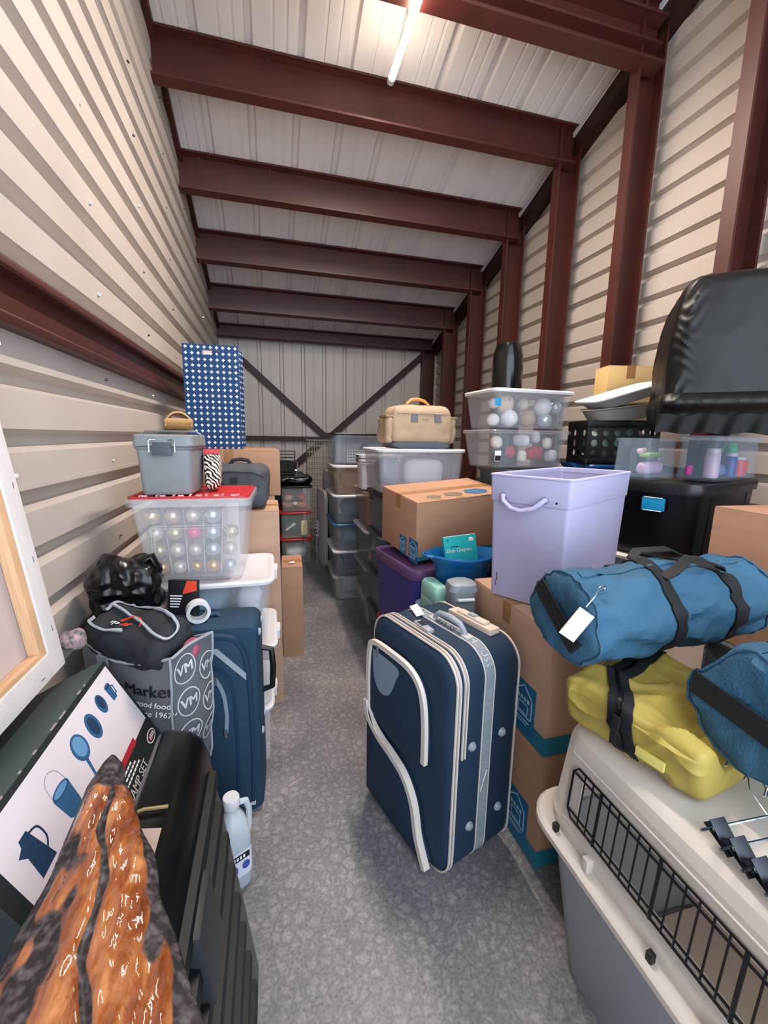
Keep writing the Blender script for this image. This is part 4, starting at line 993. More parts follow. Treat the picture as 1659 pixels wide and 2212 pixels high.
# ---- grey shopping bag with the black organiser in it --------------------------------------------
def shopping_bag():
    w, d, h = .31, .155, .40
    t = empty('shopping_bag', (-.352, 1.252, .382), R(-31), 'grey reusable market bag printed with round VM badges, stuffed with a black organiser', 'bag')
    GB = M('grey woven bag', '#5c5d62', .55, var=.06, vs=9, bump=.3, bs=24)
    GBI = M('blue grey bag lining', '#8393a0', .7, var=.06, vs=9, bump=.25, bs=20)
    def skin(u, v, off=0):
        """u in 0..4 round the bag from the front left corner, v 0..1 up"""
        per = [(-w / 2, -d / 2), (w / 2, -d / 2), (w / 2, d / 2), (-w / 2, d / 2), (-w / 2, -d / 2)]; i = int(u) % 4; f = u - int(u)
        a = Vector(per[i]); c = Vector(per[i + 1]); P = a.lerp(c, f); s_ = .86 + .14 * v; P *= s_
        tt = (c - a).normalized(); n = Vector((tt.y, -tt.x)); bulge = .02 * math.sin(PI * f) * math.sin(PI * min(1, v * 1.1)); P += n * (bulge + off)
        nz_ = noise.noise(Vector((P.x * 12, P.y * 12, v * 6))) * .008; P += n * nz_
        return Vector((P.x, P.y, v * h * (1 - .10 * math.sin(PI * f) * (v ** 4) * (1 if i in (0, 2) else -.2))))
    b = bm_(); n = 40; m_ = 16; vs = [[b.verts.new(skin(4 * i / n, j / m_)) for i in range(n)] for j in range(m_ + 1)]
    for j in range(m_):
        for i in range(n): b.faces.new((vs[j][i], vs[j][(i + 1) % n], vs[j + 1][(i + 1) % n], vs[j + 1][i]))
    b.faces.new([v for v in vs[0]][::-1]); o = obj('body', b, GB, t)
    b = bm_(); vs = [[b.verts.new(skin(4 * i / n, .45 + .54 * j / 8, -.004)) for i in range(n)] for j in range(9)]
    for j in range(8):
        for i in range(n): b.faces.new((vs[j][i], vs[j + 1][i], vs[j + 1][(i + 1) % n], vs[j][(i + 1) % n]))
    obj('lining', b, GBI, t)
    b = bm_(); tube(b, [skin(4 * i / n, 1, .001) for i in range(n)], .004, 6, closed=True)
    for u in (1, 2): tube(b, [skin(u - .02, j / 12, .003) for j in range(13)], .0035, 6)
    obj('piping', b, M('grey binding', '#8b9096', .7), t)
    f_front = lambda u, v, tt: tuple(skin(.5 + u / (w * .96), v / h, .0015 + tt)); f_side = lambda u, v, tt: tuple(skin(1.5 + u / (d * .96), v / h, .0015 + tt))
    lettering(t, 'Market', .052, f_front, INKBLACK, cu=.07, cv=.30, bold=.0015, label='black word Market', t=.001)
    lettering(t, 'good food', .026, f_front, INKWHITE, cu=.085, cv=.258, bold=.0004, shear=.2, t=.001); lettering(t, 'ple since 1967"', .026, f_front, INKWHITE, cu=.07, cv=.230, bold=.0004, shear=.2, t=.001)
    PR = M('pale grey print', '#b9bcc0', .6)
    for k, (u, v) in enumerate(((-.036, .345), (-.034, .25), (-.034, .155), (.046, .315), (.047, .22), (.047, .125))):
        bd = decal(t, 'round_badge', outline_strip(ellipse(u, v, .034, .038, 28), .003), PR, f_side, .0, .001)
        lettering(bd, 'VM', .038, f_side, PR, cu=u, cv=v, bold=.0013, t=.001)
    for s_ in (-.0, ):
        b = bm_(); pts = [skin(.28, .62, .004), skin(.28, .8, .006), skin(.28, .99, .008) + Vector((0, 0, .005)), skin(.30, 1, .0) + Vector((0, .05, .018)), skin(.32, 1, .0) + Vector((0, .12, .01))]
        rings = [[p + Vector((-.018, 0, 0)), p + Vector((.018, 0, 0)), p + Vector((.018, -.003, .001)), p + Vector((-.018, -.003, .001))] for p in pts]; loft(b, rings)
        obj('handle', b, M('grey webbing band', '#7a828a', .8), t)
    # black organiser lying in the bag
    g = empty('car_organiser', (-.368, 1.258, .738), (R(16), R(6), R(-30)), 'black folding car organiser with grey piping and a red car emblem, in the market bag', 'organiser')
    sf = Soft(.27, .14, .10, .035, .012, 13, 3); BO = M('black organiser cloth', '#1b1e23', .8, var=.1, bump=.2, bs=200)
    obj('body', sf.mesh(n=20), BO, g)
    f = lambda u, v, tt: tuple(sf.pt((u / .15, v / .085, 1), tt))
    b = bm_(); ribbon_uv(b, f, wire_path(None, [(-.13, .02), (-.12, .075), (-.05, .08), (.06, .06), (.13, .03), (.14, -.02), (.11, -.035), (.02, .0), (-.06, .03), (-.125, .045)], 6), .007, .004, .010); obj('piping', b, SILVERF, g)
    b = bm_(); ribbon_uv(b, f, wire_path(None, [(-.14, -.02), (-.12, -.05), (-.06, -.06), (0, -.05)], 6), .007, .003, .009); obj('piping', b, SILVERF, g)
    lettering(g, 'up', .030, f, INKWHITE, cu=-.055, cv=-.022, bold=.0008, shear=.25, t=.008); lettering(g, 'car', .030, f, M('red print bright', '#d6342f', .5), cu=-.012, cv=-.024, bold=.0010, shear=.25, t=.008)
    decal(g, 'car_emblem', outline_strip(wire_path(None, [(-.045, -.008), (-.03, .006), (.0, .012), (.028, .0), (.035, -.018)], 5), .003, False), M('red print bright', '#d6342f', .5), f, .006, .010)
shopping_bag()
lump('scarf', 'scarf', 'crumpled green and pink patterned scarf at the left edge of the market bag', (-.50, 1.16, .80), (.09, .08, .07), M('patterned scarf', '#2f4a48', .9, var=.1, vs=70, hex2='#b08a92'), seed=31, amp=.014)
lump('cloth_bundle', 'cloth', 'crumpled rose red cloth between the organiser and the right rim of the market bag', (-.232, 1.205, .72), (.07, .09, .07), M('rose cloth', '#9a4a5c', .9, var=.1), seed=32, amp=.012)
# black plastic bag, package and tape roll behind
tote('black tote hidden behind the market bag, against the left wall', (-.520, 1.50, 0), 0, .16, .18, .74, BLACKP, BLACKP, taper=.95, ribs=False)
t = empty('bin_bag', (-.475, 1.50, .765), R(10), 'glossy black plastic bag with a knotted handle behind the market bag', 'bag')
obj('body', Soft(.19, .17, .17, .05, .030, 12, 12).mesh(n=24), BLACKGLOSS, t)
for s_ in (1,):
    b = bm_(); tube(b, [(s_ * .02, 0, .11), (s_ * .05, -.02, .17), (s_ * .085, -.03, .185), (s_ * .10, -.03, .14), (s_ * .08, -.02, .09)], [.012, .018, .016, .015, .01], 10); obj('knot_ear', b, BLACKGLOSS, t)
t = empty('battery_pack', (-.305, 1.50, .737), (R(-8), R(0), R(-16)), 'black and orange printed blister pack leaning behind the market bag', 'pack')
b = bm_(); box(b, (0, 0, .06), (.10, .02, .12)); obj('body', b, M('black printed card', '#17181b', .5), t, bevel=.002)
f = lambda u, v, tt: (u * .76, -.010 - tt, v * .85)
decal(t, 'orange_panel', [[(.0, .085), (.064, .10), (.064, .139), (.02, .139)]], M('orange red print', '#d8452e', .5), f)
for k in range(5): decal(t, 'printed_text_line', [rect(-.055, .0 - .004 * k, .075 - k * .011, .080 - k * .011)], INKWHITE, f)
t = empty('tape_roll', (-.252, 1.46, .716), R(15), 'roll of white tape standing behind the market bag', 'tape')
b = bm_(); m_ = 28; rings = [[(r_ * math.cos(2 * PI * k / m_), y_, .045 + r_ * math.sin(2 * PI * k / m_)) for k in range(m_)] for r_, y_ in ((.038, -.018), (.038, .018), (.027, .018), (.027, -.018), (.038, -.018))]; loft(b, rings, False, False); obj('tape_body', b, WHITEP, t)

# ---- milk-jug bottle on the floor ---------------------------------------------------------------
t = empty('jug', (-.143, 1.16, 0), R(-62), 'white translucent plastic jug with a blue and white label on the floor', 'jug')
JUG = clear('jug plastic', '#d4dbe2', .62, .3); b = bm_()
loft(b, [ringz(.078, .078, .02, 0), ringz(.085, .085, .022, .008), ringz(.088, .088, .022, .16), ringz(.086, .086, .028, .19), ringz(.07, .07, .03, .225), ringz(.045, .045, .021, .245), ringz(.038, .038, .0185, .255), ringz(.038, .038, .0185, .275)]); obj('body', b, JUG, t)
b = bm_(); lathe(b, [(.024, .264), (.0245, .266), (.0245, .292), (.022, .296)], 20); obj('cap', b, WHITEP, t)
b = bm_(); tube(b, [(.0, .024, .262), (.0, .045, .255), (.0, .054, .22), (.0, .052, .17), (.0, .047, .15)], .009, 8); obj('handle', b, JUG, t)
obj('liquid', (lambda b: (loft(b, [ringz(.074, .074, .018, .004), ringz(.080, .080, .02, .10)]), b)[1])(bm_()), M('bluish liquid', '#8f9cc0', .2), t)
b = bm_(); loft(b, [ringz(.0895, .0895, .022, .05), ringz(.0895, .0895, .022, .135)], False, False); lb_ = obj('label', b, M('white label', '#d5d3e2', .5), t)
f = face_map('front', .0895, .0895, 0)
decal(lb_, 'printed_figure', [ellipse(-.02, .08, .014, .018), ellipse(.018, .085, .012, .014)], M('blue label print', '#3d4d9a', .5), f, .0005, .001); decal(lb_, 'printed_bar', [rect(-.036, .036, .108, .128)], INKBLACK, f, .0005, .001); decal(lb_, 'printed_mark', [rect(-.030 + k * .010, -.024 + k * .010, .113, .123) for k in range(6)], INKWHITE, f, .001, .0014)
f = face_map('right', .0895, .0895, 0)
decal(lb_, 'printed_bar', [rect(-.036, .030, .108, .128)], INKBLACK, f, .0005, .001); decal(lb_, 'printed_mark', [rect(-.030 + k * .010, -.024 + k * .010, .113, .123) for k in range(5)], INKWHITE, f, .001, .0014)
decal(lb_, 'printed_figure', [ellipse(-.02, .08, .014, .018), ellipse(.018, .085, .012, .014)], M('blue label print', '#3d4d9a', .5), f, .0005, .001)

# ================================================================ OBJECTS, right side
# ---- columns of bins along the right of the aisle -----------------------------------------
DW = M('off white cloth', '#cfcad2', .9)
STK = 'bins stacked along the right of the aisle'
def colstack(x, y, w, d, items, rot=0):
    z = 0
    for (h, body, lid, label, kw) in items:
        tote(label, (x, y, z), rot, w, d, h - .001, body, lid, group=STK, **kw); z += h
    return z
K = dict
colstack(.715, 3.55, .50, .50, [
    (.215, SMOKEW, SMOKEW, 'hazy bin on the floor, foot of the farthest stack right of the aisle', K()),
    (.215, SMOKE, WHITEP, 'smoky bin with white lid, second from the floor in the farthest stack', K()),
    (.225, SMOKE, M('blue tinted plastic', '#2d5a82', .4), 'smoky bin with a blue lid, third from the floor in the farthest stack', K()),
    (.235, SMOKE, WHITEP, 'smoky bin with white lid, under the brown one in the farthest stack', K()),
    (.235, BROWNCLEAR, WHITEP, 'brownish bin with a white lid near the top of the farthest stack', K()),
])
t0 = tote('smoky bin with a black rim on top of the farthest stack, holding grey panels and a perforated tray', (.69, 3.60, 1.126), 0, .46, .44, .25, SMOKE, BLACKP, group=STK)
t0['label'] = 'smoky bin with a black rim on top of the farthest stack right of the aisle'
t = empty('perforated_tray', (.72, 3.45, 1.142), 0, 'white perforated tray inside the black-rimmed bin on the farthest stack', 'tray')
b = bm_(); box(b, (0, 0, .05), (.24, .006, .10)); tp = obj('panel', b, M('light grey perforated', '#a9adb0', .5), t)
b = bm_()
for i in range(11):
    for j in range(4): cyl(b, (-.105 + i * .021, -.0032, .014 + j * .024), (-.105 + i * .021, -.0042, .014 + j * .024), .007, 6)
obj('holes', b, BLACKP, tp)['kind'] = 'stuff'
t = empty('grey_panel', (.70, 3.60, 1.142), (0, R(32), 0), 'dark grey board leaning inside the black-rimmed bin on the farthest stack', 'board'); obj('board', boxr(-.012, .012, -.12, .12, .02, .17), DGREYP, t, bevel=.01)
colstack(.83, 3.0, .44, .48, [
    (.22, SMOKEW, SMOKEW, 'hazy bin on the floor, foot of the second stack right of the aisle', K()),
    (.22, SMOKE, SMOKEW, 'smoky bin second from the floor in the stack before the farthest one', K()),
    (.27, SMOKE, WHITEP, 'smoky bin holding grey and orange bits, middle of the second stack', K()),
    (.27, BROWNCLEAR, M('brown lid', '#8a7468', .5), 'brown tinted tall bin on top of the second stack right of the aisle', K()),
])
lump('cloth_bundle', 'cloth', 'pale brown cloth in the brownish bin of the farthest stack', (.70, 3.55, .905), (.32, .32, .18), M('pale tan cloth', '#a58b7c', .9, var=.12), seed=41, amp=.015)
lump('cloth_bundle', 'cloth', 'light brown cloth in the brown tinted bin of the second stack', (.83, 3.0, .725), (.32, .36, .20), M('pale tan cloth', '#a58b7c', .9, var=.12), seed=42, amp=.015)
lump('cloth_bundle', 'cloth', 'slate grey cloth in the middle bin of the second stack', (.85, 3.03, .455), (.28, .30, .20), M('slate cloth', '#5b6a78', .9, var=.2, vs=18), seed=43, amp=.018)
lump('orange_toy', 'toy', 'small orange toy at the bottom of the middle bin of the second stack', (.69, 2.94, .455), (.035, .07, .06), M('orange cloth', '#c8643a', .8), seed=44, amp=.004, n=6)
for i, z_ in enumerate((.012, .227, .442, .667)):
    lump('cloth_bundle', 'cloth', ['blue grey', 'dark slate', 'pale slate', 'blue'][i] + ' cloth in the farthest stack, level %s above the floor' % ['one', 'two', 'three', 'four'][i], (.72, 3.55, z_ + .004), (.34, .34, .16), M('farthest stack cloth %d' % i, ['#8894a0', '#46525f', '#8a94a2', '#3f566c'][i], .9, var=.2, vs=16), seed=50 + i, amp=.015)
for i, z_ in enumerate((.012, .232)):
    lump('cloth_bundle', 'cloth', ['mottled grey', 'white flecked'][i] + ' cloth in the second stack, level %s above the floor' % ['one', 'two'][i], (.84, 3.0, z_ + .004), (.28, .34, .16), M('second stack cloth %d' % i, ['#7f8893', '#59636f'][i], .9, var=.3, vs=16), seed=60 + i, amp=.015)
# white drawer-like lids stacked on end
z_ = .985
for i in range(3):
    h_ = (.19, .024, .024)[i]
    tote('shallow white tray, %s of the three nested by the big clear bin' % ['lowest and tallest', 'middle', 'topmost'][i], (.735, 2.93, z_), 0, .30, .22, h_, WHITEP, None, group='nested white trays', taper=.9, ribs=False, open_top=True, name='white_tray', cat='tray') if i == 0 else None
    if i:
        t = empty('white_tray', (.735, 2.93, z_), 0, 'shallow white tray, %s of the three nested by the big clear bin' % ['', 'middle', 'topmost'][i], 'tray', 'nested white trays')
        b = bm_(); loft(b, [ringz(.29, .21, .03, 0), ringz(.30, .22, .035, .006), ringz(.30, .22, .035, .022), ringz(.28, .20, .03, .022), ringz(.28, .20, .03, .01)]); obj('tray_body', b, WHITEP, t)
        b = bm_(); box(b, (-.153, 0, .012), (.008, .05, .012)); obj('latch', b, BLACKP, t)
    z_ += h_ + .002
zz = colstack(.855, 2.545, .50, .42, [
    (.25, SMOKE, DGREYP, 'grey lidded smoky bin on the floor under the big clear bin', K()),
    (.25, SMOKE, DGREYP, 'smoky bin with grey lid, second from the floor below the big clear bin', K()),
    (.26, SMOKE, DGREYP, 'smoky bin with grey lid, third from the floor below the big clear bin', K()),
    (.26, SMOKE, BLACKP, 'smoky bin with black-latched lid directly beneath the big clear bin', K(latch=BLACKP)),
])
for i in range(4):
    lump('cloth_bundle', 'cloth', ['navy', 'charcoal', 'steel blue', 'blue grey'][i] + ' cloth in the smoky bins below the big clear bin, level %s' % ['one', 'two', 'three', 'four'][i], (.86, 2.545, i * .252 + .016), (.34, .28, .18), M('third stack cloth %d' % i, ['#2c3a4c', '#3d434b', '#52687c', '#6d7a88'][i], .9, var=.2, vs=16), seed=70 + i, amp=.015)
tote('big clear bin with a white rim, full of pillows, under the beige bag', (.862, 2.56, 1.021), R(1), .56, .42, .262, SMOKEW, WHITEP, taper=.90, group=None)
lump('pillow', 'pillow', 'white pillow pressed against the front of the big clear bin', (.90, 2.46, 1.05), (.26, .13, .18), M('white pillow', '#d9d3da', .9), seed=81, amp=.006)
lump('pillow', 'pillow', 'blue grey folded cloth at the left inside the big clear bin', (.70, 2.57, 1.045), (.14, .26, .19), M('blue grey cloth', '#7c8799', .9, var=.15), seed=82, amp=.01)
lump('pillow', 'pillow', 'plum grey cushion behind the white pillow in the big clear bin', (.93, 2.63, 1.045), (.26, .14, .20), M('plum grey cloth', '#8f7d8c', .9, var=.15), seed=83, amp=.01)

# ---- beige bag ------------------------------------------------------------------------
def beige_bag():
    w, d, h = .40, .24, .225
    t = empty('camera_bag', (.880, 2.54, 1.284), R(5), 'beige canvas bag with an orange handle and grey base, on the big clear bin', 'bag')
    CV = M('beige canvas', '#a28b72', .85, var=.06, vs=9, bump=.2, bs=300); CVD = M('beige canvas dark', '#947d62', .85, bump=.2, bs=300)
    sf = Soft(w, d, h, .045, .006, 10, 21, lambda P, n: (P.x * (1.0 - .10 * max(0, P.z - .1) / .12), P.y * (1 - .12 * max(0, P.z - .1) / .12), P.z + .028))
    obj('body', sf.mesh(n=20), CV, t)
    b = bm_(); loft(b, [ringz(w * .86, d * .9, .04, 0), ringz(w * .94, d * .98, .04, .012), ringz(w * .96, d, .04, .034), ringz(w * .9, d * .9, .04, .04)]); obj('base', b, M('dark grey rubber', '#4d5560', .6), t, label='dark grey moulded base')
    obj('flap', sf.strap([(-.92, -1, .62), (.92, -1, .62)], 2, .10, .006), CV, t)
    obj('zip_band', sf.strap([(-.9, -.62, 1), (.9, -.62, 1)], 1, .12, .003), CVD, t)
    f = lambda u, v, tt: tuple(sf.pt((u / (w / 2), -1, (v / h) * 2 - 1), tt))
    for u in (-.072, .088): decal(t, 'patch', [rect(u - .023, u + .023, .128, .172)], M('grey rubber patch', '#5d5c62', .6), f, .001, .005, 'grey square rubber patch')
    decal(t, 'stitched_mark', outline_strip([(-.02, .142), (.022, .142), (.022, .150), (-.02, .150)], .0012), CVD, f, .001, .003)
    for s_ in (-1, 1):
        q = Soft(.05, .17, .15, .022, .008, 14, 3 + s_); obj('side_pocket', q.mesh(n=10), CV, t, loc=(s_ * (w / 2 + .008), 0, .035))
        b = bm_(); box(b, (s_ * (w / 2 + .01), -.02, .188), (.05, .13, .012)); obj('side_buckle', b, CVD, t, bevel=.003)
    b = bm_(); tube(b, wire_path(None, [(0, 0)] * 2, 1) and [(-.075, 0, h + .02), (-.07, 0, h + .045), (-.04, 0, h + .068), (.0, 0, h + .072), (.045, 0, h + .062), (.075, 0, h + .04), (.082, 0, h + .02)], [.008, .008, .010, .011, .010, .008, .008], 10)
    obj('handle', b, M('orange leather', '#c98242', .5), t)
beige_bag()

# ---- big cardboard box with three printed boxes, purple tote, bucket etc. -----------------
def tilted_carton():
    w, d, h = .56, .37, .295
    t = carton('big tilted cardboard box printed with three little boxes, beside the lavender hamper', (.895, 2.095, .793), (R(6), R(-3), R(11)), w, d, h, CARD3)
    f = face_map('top', w, d, h); U = M('olive grey print', '#6b604a', .7)
    for (u, v, s_, m_, nm) in ((-.15, -.115, .075, U, 'small olive'), (-.03, -.105, .095, U, 'middle olive'), (.115, -.095, .125, INKBLUE, 'large blue')):
        hexa = [(u - s_ * .55, v - s_ * .15), (u - s_ * .2, v - s_ * .42), (u + s_ * .35, v - s_ * .4), (u + s_ * .6, v - s_ * .02), (u + s_ * .3, v + s_ * .32), (u - s_ * .35, v + s_ * .3)]
        o = decal(t, 'printed_box', [hexa], m_, f, .0004, .001, '%s printed box symbol' % nm)
        decal(o, 'print_line', outline_strip([(u - s_ * .5, v - s_ * .02), (u + s_ * .02, v), (u + s_ * .05, v - s_ * .4)], .003, False) + outline_strip([(u + s_ * .02, v), (u + s_ * .4, v + s_ * .2)], .003, False), CARD3, f, .001, .0014)
        decal(t, 'printed_text_line', [rect(u - s_ * .25, u + s_ * .25, v - s_ * .75, v - s_ * .70)], U, f, .0004, .001)
    f = face_map('left', w, d, h)
    house_logo(t, f, .165, .055, .085); house_logo(t, f, .06, .05, .07)
    f = face_map('front', w, d, h); decal(t, 'printed_band', [rect(-w / 2, w / 2, 0, .022)], INKTEAL, f, .0004, .001)
    return t
tilted_carton()
PURP = M('violet plastic', '#38357c', .45); PLUM = M('plum plastic', '#5a3f66', .45)
tote('violet blue storage tote with a plum lid under the big tilted cardboard box', (.80, 2.03, .37), R(9), .46, .50, .375, PURP, PLUM, taper=.9, lidh=.05, r=.05)
tote('red storage tote on the floor under the violet one', (.81, 2.03, 0), R(9), .45, .48, .368, REDP, REDP, taper=.9, r=.04)
tote('dark blue storage tote on the floor behind the navy suitcase, under the blue bucket', (.81, 1.645, 0), R(2), .38, .24, .615, M('dark blue plastic', '#22385c', .45), M('blue grey lid', '#5d6f86', .45), taper=.9, r=.03)
BUCK = M('bright blue plastic', '#0d568f', .35)
t = empty('bucket', (.800, 1.655, .617), 0, 'bright blue oval plastic bucket with a wavy rim holding a turquoise book', 'bucket')
def oval(a, c, z, n=32, wob=0): return [(a * math.cos(2 * PI * k / n) * (1 + wob * math.cos(8 * PI * k / n)), c * math.sin(2 * PI * k / n) * (1 + wob * math.cos(8 * PI * k / n)), z + wob * .12 * math.cos(4 * PI * k / n)) for k in range(n)]
b = bm_(); loft(b, [oval(.092, .072, 0), oval(.098, .078, .01), oval(.122, .098, .19), oval(.130, .105, .20), oval(.150, .118, .222, wob=.03), oval(.160, .122, .235, wob=.03), oval(.154, .116, .242, wob=.03), oval(.132, .102, .215), oval(.118, .094, .19), oval(.093, .073, .014)]); obj('body', b, BUCK, t)
for s_ in (-1, 1):
    b = bm_(); tube(b, [(s_ * .14, -.04, .235), (s_ * .172, -.03, .238), (s_ * .180, 0, .238), (s_ * .172, .03, .238), (s_ * .14, .04, .235)], .006, 8); obj('handle', b, BUCK, t)
t = empty('book', (.815, 1.65, .722), (R(-14), R(-3), R(4)), 'turquoise hardcover book leaning in the blue bucket, title near its foot', 'book')
TQ = M('turquoise cover', '#1fa3a6', .4); obj('cover', boxr(-.080, .080, -.010, .010, 0, .205), TQ, t, bevel=.002); obj('pages', boxr(-.078, .081, -.007, .007, .002, .2065), M('book pages', '#e3dccb', .8), t)
f = lambda u, v, tt: (u, -.010 - tt, v)
lettering(t, 'Don Quijote', .024, f, INKWHITE, cu=-.01, cv=.142, bold=.0006, t=.001); decal(t, 'emblem', [ellipse(.055, .185, .012, .009, 12), rect(.043, .067, .176, .184)], INKWHITE, f, .0002, .001); decal(t, 'printed_text_line', [rect(-.05, -.01, .158, .161), rect(-.063, -.058, .185, .193)], INKBLACK, f, .0002, .001)
t = empty('plastic_case', (.656, 1.60, .617), R(3), 'pale mint green plastic case left of the blue bucket', 'case')
MINT = M('mint plastic', '#8fc0b2', .4)
b = bm_(); loft(b, [ringz(.056, .15, .012, 0), ringz(.064, .165, .018, .008), ringz(.064, .165, .018, .06), ringz(.062, .163, .018, .063)]); obj('body', b, MINT, t)
b = bm_(); loft(b, [ringz(.062, .163, .018, .066), ringz(.064, .165, .018, .07), ringz(.062, .16, .018, .115), ringz(.05, .14, .018, .13)]); obj('lid', b, MINT, t)
b = bm_(); box(b, (0, -.086, .063), (.03, .008, .03)); obj('latch', b, M('mint latch', '#b5d8cf', .4), t, bevel=.002)
t = empty('trash_bin', (.702, 1.440, 0), R(-6), 'tall grey plastic bin with a pale handle between the bucket and the lavender hamper', 'bin')
b = bm_(); loft(b, [ringz(.09, .085, .02, 0), ringz(.095, .09, .022, .01), ringz(.105, .095, .025, .765), ringz(.115, .105, .03, .775), ringz(.105, .095, .03, .80), ringz(.06, .06, .02, .81)]); obj('body', b, M('mid grey plastic', '#80868c', .45), t)
b = bm_(); tube(b, [(-.03, -.048, .745), (-.03, -.062, .75), (.03, -.062, .75), (.03, -.048, .745)], .007, 8); obj('handle', b, M('pale green grey plastic', '#b9c2bd', .45), t)

# ---- tall pair of moving cartons and the lavender hamper ---------------------------------------
def mover(label, z, rot, lab):
    w, d, h = .58, .50, .398
    cx, cy = 1.062, 1.222
    t = carton(label, (cx, cy, z), rot, w, d, h, CARD2 if lab else CARD, band=(.0, .062), group=None)
    f = face_map('left', w, d, h); house_logo(t, f, .135, .105, .125); 
    b = bm_(); [box(b, (-w / 2 - .0008, -.2 + k * .0, .2), (.0006, .0, .0)) for k in range(0)]; b.free()
    return t
mover('lower cardboard box with a blue printed band, on the floor beside the navy suitcase', 0, R(1), False)
mover('upper cardboard box with a blue band and house print, under the lavender hamper', .4005, R(0), True)
HAMP = M('lavender fabric board', '#a29dba', .8, var=.03, vs=4, bump=.12, bs=260)
def hamper():
    w, d, h = .56, .27, .425
    an = R(30); N = Vector((.868, 1.075)); X = Vector((math.cos(an), math.sin(an))); Y = Vector((-X.y, X.x)); C_ = N + X * w / 2 + Y * d / 2
    t = empty('hamper', (C_.x, C_.y, .802), an, 'open lavender fabric hamper with a rope handle, standing on the tall cardboard boxes', 'hamper')
    b = bm_(); th = .006
    def rg(z, ins=0, k=1.0, dip=0): 
        out = []
        P = rrect(w * k - 2 * ins, d * k - 2 * ins, .012, 3); return [(x, y, z + dip * (.5 - .5 * math.cos(2 * PI * (x / w + .5))) * -.018) for x, y in P]
    loft(b, [rg(0, 0, .93), rg(.004, 0, .935), rg(h * .8, 0, .99), rg(h, 0, 1.0, 1), rg(h, th, 1.0, 1), rg(h * .8, th, .99), rg(.008, th, .935)]); obj('body', b, HAMP, t)
    b = bm_(); loft(b, [rg(h * .80, -.003, .99), rg(h * .81, -.004, .99), rg(h - .002, -.005, 1.0, 1), rg(h + .004, -.003, 1.0, 1), rg(h + .004, th, 1.0, 1), rg(h - .01, th + .002, 1, 1)], False, False); obj('hem', b, HAMP, t)
    b = bm_(); tube(b, [(x * 1.0, y, z) for x, y, z in rg(h + .004, -.004, 1.0, 1)], .0045, 6, closed=True); obj('rim_piping', b, M('pale lavender binding', '#aea8c8', .7), t)
    # rope handle on the left (short) face with eyelets
    fl = lambda u, v, tt: (-w / 2 * (.935 + .065 * v / h) - .004 - tt, -u, v)
    for s_ in (-.085, .06):
        b = bm_(); m_ = 16; rings = [[fl(s_ + r_ * math.cos(2 * PI * k / m_), .360 + r_ * math.sin(2 * PI * k / m_), tt) for k in range(m_)] for r_, tt in ((.013, 0), (.013, .003), (.007, .003), (.007, 0))]; loft(b, rings); obj('eyelet', b, M('satin eyelet', '#a7a9c0', .3, .6), t)
    b = bm_(); tube(b, [fl(u, v, tt) for u, v, tt in ((-.085, .36, -.004), (-.085, .362, .010), (-.075, .345, .022), (-.045, .325, .026), (-.01, .320, .026), (.03, .332, .022), (.052, .352, .016), (.06, .362, .010), (.06, .36, -.004))], .0075, 8); obj('rope_handle', b, M('lavender rope', '#aaa5c6', .8), t)
    b = bm_(); cyl(b, fl(.095, .355, 0), fl(.095, .355, .001), .004, 8); obj('stud', b, INKBLACK, t)
    b = bm_(); tube(b, [fl(u, v, .001) for u, v in ((-.10, .035), (-.104, .05), (-.098, .06), (-.10, .085))], .0012, 5); obj('pen_mark', b, INKBLACK, t)
hamper()

# ---- clear ornament bins behind the hamper, roll, pans, crate, blue tote ---------------------------
tote('grey tote on the floor behind the lavender hamper', (1.365, 2.14, 0), R(2), .36, .36, .40, DGREYP, DGREYP, group=STK)
tote('grey tote second from the floor behind the lavender hamper', (1.375, 2.15, .401), R(2), .36, .36, .40, DGREYP, DGREYP, group=STK)
tote('smoky tote under the two ornament bins behind the lavender hamper', (1.365, 2.14, .802), R(2), .36, .36, .39, DGREYP, DGREYP, group=STK)
tote('clear bin with grey lid holding red and cream figurines, lower of two behind the hamper', (1.335, 2.16, 1.193), R(2), .50, .36, .205, CLEAR, SMOKEW, taper=.84)
tote('clear bin with white lid full of white and brown ball ornaments, behind the hamper', (1.335, 2.16, 1.3995), R(2), .50, .36, .205, CLEAR, WHITEP, taper=.84)
BR = {'white': M('white ornament', '#d6cfd0', .35), 'pale tan': M('pale tan ornament', '#c2a790', .4), 'brown': M('brown ornament', '#a88468', .45), 'clear white': M('satin ornament', '#b9bac0', .2, .4)}
g_ = 'ornaments in the upper clear bin behind the hamper'
for i, (x_, z_, r_, k) in enumerate(((-.105, .125, .050, 'pale tan'), (.0, .125, .034, 'pale tan'), (.115, .116, .051, 'white'), (.195, .115, .034, 'clear white'), (-.175, .050, .034, 'white'), (-.085, .060, .046, 'white'), (.02, .056, .043, 'brown'), (.12, .052, .040, 'clear white'), (-.165, .125, .03, 'white'))):
    r_ *= .99; z_ = max(z_, r_ * 1.05 + .013)
    ornament('%s ball ornament in the upper clear bin, %s row, %s' % (k, 'top' if z_ > .09 else 'bottom', ['second from the left', 'middle', 'second from the right', 'rightmost', 'leftmost', 'second from the left', 'third from the left', 'rightmost', 'leftmost'][i]), (1.335 + x_ * 1.08, 2.16 - (.058 if z_ > .09 else .078) + x_ * .035, 1.3995 + z_ + (.012 if z_ > .09 else 0)), r_, BR[k], g_, ribs=(k == 'clear white'), tilt=(R(70), 0, R(30 * i)))
g_ = 'figurines in the lower clear bin behind the hamper'
FIG = {'red': M('red felt', '#a3232c', .8), 'cream': M('cream felt', '#d6cbbd', .9), 'white fluffy': M('white fluff', '#c9c5c9', .95, bump=.6, bs=90), 'dark': M('dark felt', '#2c2a35', .9)}
